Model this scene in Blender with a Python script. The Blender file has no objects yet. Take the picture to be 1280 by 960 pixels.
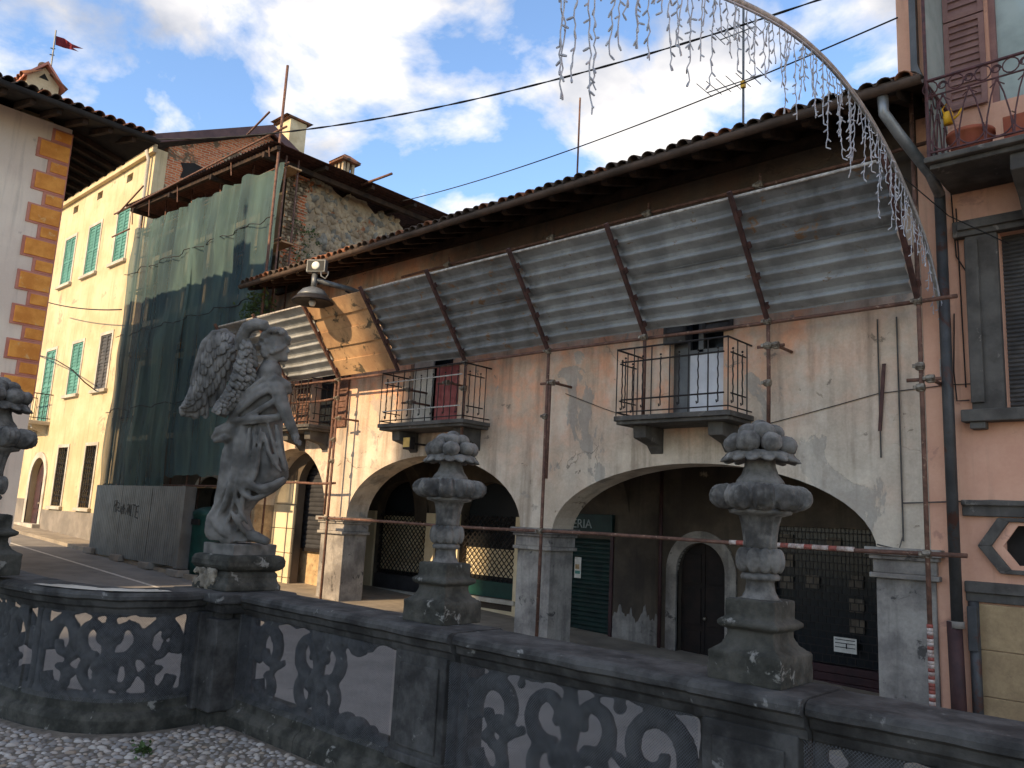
import bpy, bmesh, math, random
from mathutils import Vector, Matrix, noise
random.seed(7)
R = math.radians
scene = bpy.context.scene
COL = scene.collection

# ------------------------------------------------------------------ camera
YAW, PITCH, ROLL, FPX = R(-42.818), R(9.647), R(2.8865), 1010.7
FW = Vector((math.sin(YAW)*math.cos(PITCH), math.cos(YAW)*math.cos(PITCH), math.sin(PITCH)))
_r = Vector((math.cos(YAW), -math.sin(YAW), 0)); _u = _r.cross(FW)
RT = _r*math.cos(ROLL)+_u*math.sin(ROLL); UP = -_r*math.sin(ROLL)+_u*math.cos(ROLL)
EYE = Vector((0, 0, 1.6))
cd = bpy.data.cameras.new('camera'); cam = bpy.data.objects.new('camera', cd); COL.objects.link(cam)
cam.matrix_world = Matrix.Translation(EYE) @ Matrix((RT, UP, -FW)).transposed().to_4x4()
cd.sensor_fit = 'HORIZONTAL'; cd.sensor_width = 36; cd.lens = 36*FPX/1280
cd.clip_start = 0.05; cd.clip_end = 2000
scene.camera = cam

def ray(x, y): return FW+RT*((x-640)/FPX)-UP*((y-480)/FPX)
def onY(x, y, Y): d = ray(x, y); return EYE+d*(Y/d.y)
def onX(x, y, X): d = ray(x, y); return EYE+d*(X/d.x)
def atd(x, y, dep): return EYE+ray(x, y)*dep

# ------------------------------------------------------------------ light
SUN_EL, SUN_AZ = R(27.2), R(181)          # azimuth clockwise from +Y
w = bpy.data.worlds.new('World'); scene.world = w; w.use_nodes = True
nt = w.node_tree; nt.nodes.clear()
def N(t, **k):
    n = nt.nodes.new(t)
    for a, b in k.items(): setattr(n, a, b)
    return n
sky = N('ShaderNodeTexSky', sky_type='NISHITA', sun_disc=False, sun_elevation=SUN_EL, sun_rotation=SUN_AZ)
sky.air_density = 1.0; sky.dust_density = 0.2; sky.ozone_density = 3.0
tc = N('ShaderNodeTexCoord'); sp = N('ShaderNodeSeparateXYZ'); nt.links.new(tc.outputs['Generated'], sp.inputs[0])
mz = N('ShaderNodeMath', operation='MAXIMUM'); nt.links.new(sp.outputs[2], mz.inputs[0]); mz.inputs[1].default_value = 0.0
az = N('ShaderNodeMath', operation='ADD'); nt.links.new(mz.outputs[0], az.inputs[0]); az.inputs[1].default_value = 0.28
dx = N('ShaderNodeMath', operation='DIVIDE'); nt.links.new(sp.outputs[0], dx.inputs[0]); nt.links.new(az.outputs[0], dx.inputs[1])
dy = N('ShaderNodeMath', operation='DIVIDE'); nt.links.new(sp.outputs[1], dy.inputs[0]); nt.links.new(az.outputs[0], dy.inputs[1])
cb = N('ShaderNodeCombineXYZ'); nt.links.new(dx.outputs[0], cb.inputs[0]); nt.links.new(dy.outputs[0], cb.inputs[1])
cb.inputs[2].default_value = 1.2
n1 = N('ShaderNodeTexNoise'); n1.inputs['Scale'].default_value = 3.0; n1.inputs['Detail'].default_value = 11; n1.inputs['Roughness'].default_value = 0.56; n1.inputs['Distortion'].default_value = 0.25
nt.links.new(cb.outputs[0], n1.inputs['Vector'])
cr = N('ShaderNodeValToRGB'); cr.color_ramp.elements[0].position = 0.465; cr.color_ramp.elements[1].position = 0.565
nt.links.new(n1.outputs['Fac'], cr.inputs[0])
n2 = N('ShaderNodeTexNoise'); n2.inputs['Scale'].default_value = 4.5; n2.inputs['Detail'].default_value = 6
nt.links.new(cb.outputs[0], n2.inputs['Vector'])
cc = N('ShaderNodeValToRGB'); cc.color_ramp.elements[0].position = 0.36; cc.color_ramp.elements[1].position = 0.60
cc.color_ramp.elements[0].color = (0.46, 0.49, 0.57, 1); cc.color_ramp.elements[1].color = (1.0, 0.96, 0.93, 1)
nt.links.new(n2.outputs['Fac'], cc.inputs[0])
b1 = N('ShaderNodeBackground'); b1.inputs[1].default_value = 0.095; nt.links.new(sky.outputs[0], b1.inputs[0])
b2 = N('ShaderNodeBackground'); b2.inputs[1].default_value = 0.37; nt.links.new(cc.outputs[0], b2.inputs[0])
mx = N('ShaderNodeMixShader'); nt.links.new(cr.outputs[0], mx.inputs[0]); nt.links.new(b1.outputs[0], mx.inputs[1]); nt.links.new(b2.outputs[0], mx.inputs[2])
out = N('ShaderNodeOutputWorld'); nt.links.new(mx.outputs[0], out.inputs[0])

sd = bpy.data.lights.new('sun', 'SUN'); sd.energy = 2.0; sd.angle = R(0.9); sd.color = (1.0, 0.75, 0.47)
sun = bpy.data.objects.new('sun', sd); COL.objects.link(sun); sun.location = (0, 0, 40)
tosun = Vector((math.sin(SUN_AZ)*math.cos(SUN_EL), math.cos(SUN_AZ)*math.cos(SUN_EL), math.sin(SUN_EL)))
sun.rotation_euler = tosun.to_track_quat('Z', 'Y').to_euler()
vs = scene.view_settings; vs.view_transform = 'Standard'; vs.look = 'None'; vs.gamma = 1; vs.use_curve_mapping = False
vs.exposure = 1.75

# ------------------------------------------------------------------ materials
def srgb(r, g, b):
    f = lambda c: (c/255/12.92 if c/255 <= .04045 else ((c/255+.055)/1.055)**2.4)
    return (f(r), f(g), f(b), 1)
def c4(c): return tuple(c) if len(c) == 4 else (*c, 1)
MATS = {}
class NB:
    """small node builder"""
    def __init__(s, name):
        m = bpy.data.materials.new(name); m.use_nodes = True; s.m = m; s.t = m.node_tree
        s.b = s.t.nodes['Principled BSDF']; s.out = s.t.nodes['Material Output']
        s.co = s.t.nodes.new('ShaderNodeTexCoord').outputs['Object']
    def link(s, a, b): s.t.links.new(a, b)
    def noise(s, scale, detail=6, rough=.6, vec=None, dist=0):
        n = s.t.nodes.new('ShaderNodeTexNoise'); n.inputs['Scale'].default_value = scale; n.inputs['Detail'].default_value = detail
        n.inputs['Roughness'].default_value = rough; n.inputs['Distortion'].default_value = dist
        s.link(vec or s.co, n.inputs['Vector']); return n.outputs['Fac']
    def ramp(s, fac, p0, p1, a=0, b=1):
        r = s.t.nodes.new('ShaderNodeMapRange'); r.interpolation_type = 'SMOOTHSTEP'
        for k, v in zip(range(1, 5), (p0, p1, a, b)): r.inputs[k].default_value = v
        s.link(fac, r.inputs[0]); return r.outputs[0]
    def mix(s, fac, a, b, mode='MIX'):
        n = s.t.nodes.new('ShaderNodeMix'); n.data_type = 'RGBA'; n.blend_type = mode
        if isinstance(fac, (int, float)): n.inputs[0].default_value = fac
        else: s.link(fac, n.inputs[0])
        for i, v in ((6, a), (7, b)):
            if isinstance(v, (tuple, list)): n.inputs[i].default_value = c4(v)
            else: s.link(v, n.inputs[i])
        return n.outputs[2]
    def math(s, op, a, b=None):
        n = s.t.nodes.new('ShaderNodeMath'); n.operation = op
        for i, v in ((0, a), (1, b)):
            if v is None: continue
            if isinstance(v, (int, float)): n.inputs[i].default_value = v
            else: s.link(v, n.inputs[i])
        return n.outputs[0]
    def scaled(s, sc, loc=(0, 0, 0)):
        n = s.t.nodes.new('ShaderNodeMapping'); n.inputs['Scale'].default_value = sc; n.inputs['Location'].default_value = loc
        s.link(s.co, n.inputs['Vector']); return n.outputs[0]
    def axis(s, i):
        n = s.t.nodes.new('ShaderNodeSeparateXYZ'); s.link(s.co, n.inputs[0]); return n.outputs[i]
    def bump(s, h, strength=.3, dist=.02):
        n = s.t.nodes.new('ShaderNodeBump'); n.inputs['Strength'].default_value = strength; n.inputs['Distance'].default_value = dist
        s.link(h, n.inputs['Height']); s.link(n.outputs[0], s.b.inputs['Normal'])
    def done(s, col, rough=.85, metal=0, spec=.3):
        if isinstance(col, (tuple, list)): s.b.inputs['Base Color'].default_value = c4(col)
        else: s.link(col, s.b.inputs['Base Color'])
        if isinstance(rough, (int, float)): s.b.inputs['Roughness'].default_value = rough
        else: s.link(rough, s.b.inputs['Roughness'])
        s.b.inputs['Metallic'].default_value = metal; s.b.inputs['Specular IOR Level'].default_value = spec
        MATS[s.m.name] = s.m; return s.m

def mat(name, c1, c2=None, scale=2.5, c3=None, s3=5, t3=.58, rough=.85, bump=.25, bs=25, bd=.01, metal=0, spec=.3, streak=0):
    b = NB(name)
    if c2 is None: c2 = tuple(x*.7 for x in c1[:3])
    col = b.mix(b.ramp(b.noise(scale, 8), .35, .65), c1, c2)
    if c3 is not None: col = b.mix(b.ramp(b.noise(s3, 8, .65, dist=.4), t3, t3+.06), col, c3)
    if streak:
        st = b.noise(1.0, 6, .6, b.scaled((7, 7, .5)))
        col = b.mix(b.ramp(st, .5, .75, 0, streak), col, (.03, .027, .024))
    col = b.mix(.16 if 'stone' not in name else .42, col, b.mix(b.noise(bs*1.2, 7, .7), (.02, .02, .02), (.9, .9, .9)), 'OVERLAY')
    b.bump(b.noise(bs, 8, .65), bump, bd)
    return b.done(col, rough, metal, spec)

def plaster_main():
    b = NB('arcade_plaster')
    z = b.axis(2); x = b.axis(0)
    nz = b.noise(.55, 9, .6)
    h = b.math('ADD', z, b.math('MULTIPLY', b.math('SUBTRACT', nz, .5), 4.5))
    cream = b.mix(b.ramp(b.noise(1.3, 8), .3, .7), srgb(216, 200, 178), srgb(194, 176, 154))
    salmon = b.mix(b.ramp(b.noise(2.1, 8), .35, .65), srgb(226, 166, 130), srgb(210, 180, 152))
    col = b.mix(b.ramp(h, 2.3, 4.0), cream, salmon)
    # greyer bare render at the right-hand end
    rx = b.ramp(b.math('ADD', x, b.math('MULTIPLY', b.noise(.8, 8), 3.0)), -3.3, -2.2)
    col = b.mix(b.math('MULTIPLY', rx, .55), col, srgb(196, 186, 168))
    # fallen-off render, grey
    p = b.ramp(b.noise(.9, 12, .62, b.scaled((1, 1, .8), (3.1, 0, 1.7)), .5), .565, .58)
    col = b.mix(b.math('MULTIPLY', p, .8), col, srgb(164, 156, 144))
    p2 = b.ramp(b.noise(2.4, 12, .7, dist=.6), .625, .64)
    col = b.mix(b.math('MULTIPLY', p2, .8), col, srgb(126, 112, 96))
    mo = b.ramp(b.noise(4.2, 10, .72, dist=.3), .36, .66)
    col = b.mix(b.math('MULTIPLY', mo, .30), col, srgb(150, 132, 116))
    mo2 = b.ramp(b.noise(1.1, 8, .65, b.scaled((1, 1, .55), (5, 2, 8))), .5, .66)
    col = b.mix(b.math('MULTIPLY', mo2, .38), col, srgb(236, 224, 204))
    # rain streaks
    st = b.noise(1.0, 7, .6, b.scaled((3.6, 3.6, .28)))
    col = b.mix(b.ramp(st, .46, .78, 0, .7), col, srgb(118, 100, 84))
    # darker towards the eaves, much less so at the left end
    eave_dark = b.ramp(b.math('ADD', z, b.math('MULTIPLY', b.noise(1.3, 8), 1.6)), 6.1, 6.9)
    eave_dark = b.math('MULTIPLY', eave_dark, b.ramp(b.math('ADD', x, b.math('MULTIPLY', b.noise(.8, 6), 2.0)), -11.8, -9.6, .25, .93))
    col = b.mix(eave_dark, col, srgb(62, 54, 48))
    # cracks
    v = b.t.nodes.new('ShaderNodeTexVoronoi'); v.feature = 'DISTANCE_TO_EDGE'; v.inputs['Scale'].default_value = .62
    d = b.t.nodes.new('ShaderNodeVectorMath'); d.operation = 'ADD'
    nn = b.t.nodes.new('ShaderNodeTexNoise'); nn.inputs['Scale'].default_value = 2.2; nn.inputs['Detail'].default_value = 8
    b.link(b.co, nn.inputs['Vector']); b.link(b.co, d.inputs[0])
    sc = b.t.nodes.new('ShaderNodeVectorMath'); sc.operation = 'SCALE'; sc.inputs['Scale'].default_value = .75
    b.link(nn.outputs['Color'], sc.inputs[0]); b.link(sc.outputs[0], d.inputs[1]); b.link(d.outputs[0], v.inputs['Vector'])
    crk = b.math('MULTIPLY', b.ramp(v.outputs['Distance'], .002, .008, 1, 0), b.ramp(b.noise(.6, 4, .5, b.scaled((1, 1, 1), (9, 4, 2))), .54, .66))
    col = b.mix(b.math('MULTIPLY', crk, .75), col, srgb(84, 74, 66))
    col = b.mix(.22, col, b.mix(b.noise(34, 5), (.05, .05, .05), (.92, .92, .92)), 'OVERLAY')
    hh = b.math('SUBTRACT', b.math('MULTIPLY', b.noise(9, 8, .65), .5), b.math('ADD', b.math('MULTIPLY', p, .35), b.math('ADD', crk, b.math('MULTIPLY', p2, .5))))
    b.bump(hh, .5, .02)
    return b.done(col, .9, 0, .2)

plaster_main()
mat('sooty_stone', (.088, .085, .08), (.025, .024, .023), 5, (.20, .195, .18), 8, .63, .9, .55, 22, .012, streak=.5)
mat('statue_stone', (.23, .216, .196), (.09, .085, .077), 6, (.05, .047, .043), 9, .66, .9, .5, 40, .006)
mat('urn_stone', (.20, .187, .168), (.062, .058, .053), 9, (.30, .28, .25), 10, .64, .92, .5, 45, .005)
mat('moss_stone', (.085, .08, .066), (.03, .03, .024), 7, (.24, .23, .205), 8, .6, .9, .5, 30, .01)
mat('broken_stone', (.36, .31, .24), (.2, .17, .13), 9, None, rough=.95, bump=.8, bs=25, bd=.03)
mat('pier_stone', srgb(160, 153, 143), srgb(118, 112, 106), 2.2, srgb(84, 80, 76), 4, .6, .9, .4, 20, .01, streak=.45)
mat('cream_wall', srgb(206, 188, 152), srgb(190, 170, 132), .9, srgb(170, 152, 126), 1.6, .6, .9, .2, 30, .006, streak=.28)
mat('grey_plinth', srgb(142, 134, 124), srgb(118, 112, 104), 1.5, None, rough=.9)
mat('trim_stone', srgb(196, 190, 176), srgb(170, 162, 148), 2, None, rough=.9)
mat('white_wall', srgb(238, 222, 202), srgb(222, 204, 186), .7, srgb(190, 172, 156), 1.1, .62, .92, .15, streak=.2)
mat('quoin_orange', srgb(236, 164, 80), srgb(212, 136, 62), 3, srgb(222, 172, 110), 5, .6, rough=.9, bump=.15)
mat('quoin_pink', srgb(205, 142, 122), srgb(188, 124, 106), 2, None, rough=.9, bump=.15)
mat('pink_wall', srgb(222, 174, 146), srgb(206, 156, 130), .9, srgb(188, 142, 122), 2, .6, .92, .12, 26, .004, streak=.22)
mat('beige_stone', srgb(176, 150, 112), srgb(150, 126, 94), 2.2, srgb(120, 100, 76), 3, .62, .8, .2, 20, .004)
mat('dark_trim', srgb(96, 92, 86), srgb(72, 68, 64), 3, srgb(120, 114, 106), 5, .62, .9, .3, 25, .008, streak=.4)
mat('old_wood', srgb(66, 50, 38), srgb(40, 31, 25), 4, None, rough=.9, bump=.4, bs=18, bd=.01)
mat('dark_wood', (.022, .014, .011), (.012, .009, .008), 4, None, rough=.7)
mat('tile', srgb(140, 92, 66), srgb(98, 72, 56), 3.3, srgb(64, 58, 50), 5, .54, .92, .3, 30, .006)
mat('tile_dark', srgb(88, 74, 64), srgb(58, 52, 47), 3.3, srgb(110, 82, 64), 4, .6, .92, .3, 30, .006)
mat('rubble', srgb(186, 166, 136), srgb(150, 132, 108), 3, srgb(150, 98, 66), 2.2, .6, .95, .7, 16, .04)
mat('rubble_grey', srgb(150, 144, 130), srgb(110, 104, 92), 3, None, rough=.95, bump=.6, bs=20, bd=.02)
mat('rust', srgb(122, 90, 76), srgb(92, 68, 58), 9, srgb(156, 128, 108), 14, .6, .75, .3, 60, .003, .25)
mat('rust_dark', srgb(88, 60, 54), srgb(62, 44, 40), 9, None, rough=.7, bump=.3, bs=60, bd=.003)
mat('clamp_metal', srgb(150, 142, 128), srgb(100, 88, 76), 20, None, rough=.5, bump=.2, metal=.6)
mat('zinc', srgb(164, 166, 166), srgb(132, 134, 134), 2.0, srgb(136, 118, 98), 7, .62, .55, .12, 30, .003, .1, .4, streak=.2)
mat('zinc_b', srgb(142, 144, 145), srgb(112, 113, 113), 2.6, srgb(140, 112, 88), 5, .58, .6, .15, 24, .004, .1, .3, streak=.35)
mat('gutter_brown', srgb(92, 76, 66), srgb(68, 57, 50), 3, None, rough=.6)
mat('dim_card', srgb(120, 108, 94), srgb(92, 84, 74), 6, None, rough=.8)
mat('zinc_dark', srgb(104, 105, 105), srgb(88, 89, 89), 2.4, srgb(118, 112, 100), 6, .66, .5, .1, 30, .003, .5, .4)
mat('board', srgb(196, 158, 116), srgb(164, 128, 94), 2, srgb(96, 84, 66), 2.6, .58, .85, .3, 20, .006, streak=.3)
mat('black_iron', (.018, .016, .016), (.03, .024, .022), 20, None, rough=.6, bump=.2, bs=60, bd=.002, metal=.3)
mat('white_iron', srgb(196, 190, 180), srgb(150, 142, 132), 14, None, rough=.6, bump=.1)
mat('purple_iron', srgb(92, 58, 58), srgb(66, 44, 46), 14, None, rough=.6, bump=.1)
mat('asphalt', srgb(134, 129, 123), srgb(116, 112, 107), 1.2, srgb(88, 86, 84), 3, .64, .92, .3, 140, .004)
mat('paving', srgb(160, 148, 130), srgb(134, 124, 110), 2, None, rough=.92, bump=.3)
mat('road_paint', srgb(214, 208, 198), srgb(180, 174, 164), 8, None, rough=.8, bump=.1)
mat('mortar', srgb(120, 112, 100), srgb(92, 86, 78), 12, srgb(72, 74, 56), 3, .6, .95, .5, 60, .01)
mat('shutter_green', srgb(92, 146, 134), srgb(78, 126, 116), 3, None, rough=.7, bump=.1)
mat('shutter_dark', srgb(88, 86, 84), srgb(66, 66, 66), 3, None, rough=.7, bump=.1)
mat('shutter_mauve', srgb(146, 112, 104), srgb(128, 96, 90), 3, None, rough=.7, bump=.1, streak=.1)
mat('shop_green', srgb(26, 50, 46), srgb(18, 36, 34), 4, None, rough=.55, bump=.1)
mat('shop_maroon', srgb(62, 34, 36), srgb(46, 26, 28), 4, None, rough=.5, bump=.1)
mat('shutter_black', (.034, .034, .037), (.05, .05, .054), 4, None, rough=.55, bump=.1)
mat('soffit_black', (.02, .018, .017), (.035, .03, .026), 3, None, rough=.9)
mat('brown_fascia', srgb(98, 72, 70), srgb(80, 58, 58), 3, None, rough=.5, bump=.05)
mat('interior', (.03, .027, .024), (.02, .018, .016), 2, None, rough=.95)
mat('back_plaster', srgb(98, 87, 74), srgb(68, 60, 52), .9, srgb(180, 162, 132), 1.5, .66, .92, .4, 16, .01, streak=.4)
mat('cream_paint', srgb(222, 206, 172), srgb(204, 186, 150), 1.4, None, rough=.9)
mat('white_panel', srgb(214, 214, 216), srgb(196, 196, 198), 2, None, rough=.6, bump=.05)
mat('paper', srgb(230, 228, 220), srgb(210, 206, 196), 12, None, rough=.9, bump=.05)
mat('paper_tan', srgb(196, 168, 126), srgb(168, 142, 106), 6, srgb(120, 100, 76), 12, .6, .9)
mat('red_cloth', srgb(158, 92, 86), srgb(124, 64, 62), 4, None, rough=.95, bump=.3)
mat('flag_red', srgb(122, 40, 44), srgb(92, 32, 40), 6, None, rough=.95)
mat('green_plastic', srgb(24, 66, 60), srgb(18, 52, 48), 3, None, rough=.5, bump=.05)
mat('lamp_grey', srgb(112, 114, 114), srgb(92, 94, 94), 8, None, rough=.45, bump=.08, metal=.4)
mat('lamp_white', srgb(236, 232, 220), srgb(220, 214, 200), 8, None, rough=.3, bump=.0)
mat('amber_glass', srgb(226, 190, 110), srgb(206, 168, 96), 8, None, rough=.3, bump=.0)
mat('cable', (.012, .012, .013), (.02, .02, .02), 20, None, rough=.7, bump=.1)
mat('bulb_white', srgb(188, 188, 190), srgb(160, 160, 166), 20, None, rough=.35, bump=0)
mat('arch_tube', srgb(178, 176, 170), srgb(140, 138, 132), 10, None, rough=.5, metal=.3, bump=.05)
mat('pipe_grey', srgb(84, 84, 84), srgb(66, 66, 66), 3, srgb(84, 58, 50), 2.2, .56, .55, .1, 30, .003, .3)
mat('pipe_brown', srgb(74, 50, 48), srgb(58, 40, 40), 4, None, rough=.6)
mat('pipe_zinc', srgb(150, 152, 152), srgb(120, 122, 122), 5, None, rough=.45, metal=.5, bump=.1)
mat('terracotta', srgb(160, 92, 68), srgb(146, 78, 60), 5, None, rough=.9)
mat('yellow_plastic', srgb(226, 176, 40), srgb(206, 156, 34), 5, None, rough=.45)
mat('leaf', (.07, .11, .035), (.04, .075, .02), 8, None, rough=.7, bump=.1)
mat('leaf_dry', (.17, .13, .06), (.10, .085, .035), 8, None, rough=.8, bump=.1)
mat('wire_grey', srgb(104, 106, 110), srgb(84, 86, 90), 30, None, rough=.6, metal=.3, bump=0)
mat('tape_white', srgb(196, 182, 172), srgb(150, 128, 118), 14, None, rough=.6)
mat('tape_red', srgb(160, 84, 72), srgb(124, 74, 64), 14, None, rough=.6)
mat('chimney_plaster', srgb(214, 196, 160), srgb(190, 170, 134), 2, None, rough=.9)
mat('church_stone', srgb(190, 176, 152), srgb(166, 152, 130), .6, None, rough=.9)
mat('ink', (.01, .01, .011), (.014, .014, .014), 8, None, rough=.6, bump=0)
mat('sign_letters', srgb(150, 160, 158), srgb(130, 140, 138), 8, None, rough=.6, bump=0)
def glass_mat():
    b = NB('dark_glass'); return b.done((.018, .021, .024), .22, 0, .25)
glass_mat()
def pale_glass():
    b = NB('pale_glass'); m = b.done(b.mix(b.ramp(b.noise(1.5, 5), .3, .7), srgb(176, 190, 184), srgb(140, 156, 150)), .25, 0, .5)
    b.b.inputs['Alpha'].default_value = .85; return m
pale_glass()
def net_mat():
    b = NB('scaffold_net')
    col = b.mix(b.ramp(b.noise(.6, 6, .6, b.scaled((1, 1, .3))), .35, .65), srgb(74, 92, 96), srgb(106, 130, 124))
    fold = b.noise(1.0, 5, .6, b.scaled((3.5, 3.5, .2)))
    dens = b.ramp(fold, .3, .7, .66, .92)
    b.done(col, .9, 0, .1); b.link(dens, b.b.inputs['Alpha'])
    tr = b.t.nodes.new('ShaderNodeBsdfTranslucent'); b.link(col, tr.inputs['Color'])
    ms = b.t.nodes.new('ShaderNodeMixShader'); ms.inputs[0].default_value = .3
    tp = b.t.nodes.new('ShaderNodeBsdfTransparent'); m2 = b.t.nodes.new('ShaderNodeMixShader')
    b.b.inputs['Alpha'].default_value = 1
    for l in list(b.t.links):
        if l.to_socket == b.b.inputs['Alpha']: b.t.links.remove(l)
    b.link(b.b.outputs[0], ms.inputs[1]); b.link(tr.outputs[0], ms.inputs[2])
    b.link(dens, m2.inputs[0]); b.link(tp.outputs[0], m2.inputs[1]); b.link(ms.outputs[0], m2.inputs[2])
    b.link(m2.outputs[0], b.out.inputs['Surface'])
net_mat()
def pebble_mat():
    b = NB('pebble')
    oi = b.t.nodes.new('ShaderNodeObjectInfo'); v = b.t.nodes.new('ShaderNodeTexVoronoi'); v.inputs['Scale'].default_value = 22
    g = b.t.nodes.new('ShaderNodeNewGeometry')
    rnd = b.math('FRACT', b.math('ADD', b.math('MULTIPLY', g.outputs['Random Per Island'], 7.31), oi.outputs['Random']))
    r = b.t.nodes.new('ShaderNodeValToRGB'); b.link(rnd, r.inputs[0]); e = r.color_ramp.elements
    e[0].position = 0; e[0].color = srgb(104, 99, 95); e[1].position = 1; e[1].color = srgb(170, 160, 150)
    for p, c in ((.2, (150, 146, 142)), (.4, (116, 108, 100)), (.55, (168, 160, 152)), (.7, (142, 126, 108)), (.85, (176, 170, 162))):
        k = e.new(p); k.color = srgb(*c)
    col = b.mix(.3, r.outputs[0], b.mix(b.noise(60, 4), (.1, .1, .1), (.9, .9, .9)), 'OVERLAY')
    b.bump(b.noise(80, 4), .15, .003); b.done(col, .75, 0, .3)
pebble_mat()

def brick_mat():
    b = NB('brick')
    sp_ = b.t.nodes.new('ShaderNodeSeparateXYZ'); b.link(b.co, sp_.inputs[0]); cb_ = b.t.nodes.new('ShaderNodeCombineXYZ')
    wob = b.math('MULTIPLY', b.noise(2.5, 4), .12)
    b.link(b.math('ADD', sp_.outputs[1], wob), cb_.inputs[0]); b.link(b.math('ADD', sp_.outputs[2], wob), cb_.inputs[1])
    t = b.t.nodes.new('ShaderNodeTexBrick'); b.link(cb_.outputs[0], t.inputs['Vector']); t.inputs['Scale'].default_value = 1.0
    t.inputs['Brick Width'].default_value = .27; t.inputs['Row Height'].default_value = .085; t.inputs['Mortar Size'].default_value = .012
    t.inputs['Color1'].default_value = srgb(206, 126, 84); t.inputs['Color2'].default_value = srgb(168, 92, 62); t.inputs['Mortar'].default_value = srgb(186, 166, 138)
    st = b.ramp(b.noise(1.1, 10, .65, dist=.6), .5, .55)
    vor = b.t.nodes.new('ShaderNodeTexVoronoi'); vor.inputs['Scale'].default_value = 6; b.link(b.co, vor.inputs['Vector'])
    stone_ = b.mix(b.ramp(vor.outputs['Distance'], .1, .5), srgb(198, 178, 146), srgb(110, 94, 76))
    col = b.mix(st, t.outputs['Color'], stone_)
    b.bump(b.math('ADD', b.math('MULTIPLY', t.outputs['Fac'], -1), b.noise(9, 8)), .7, .03); b.done(col, .95, 0, .1)
brick_mat()
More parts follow.
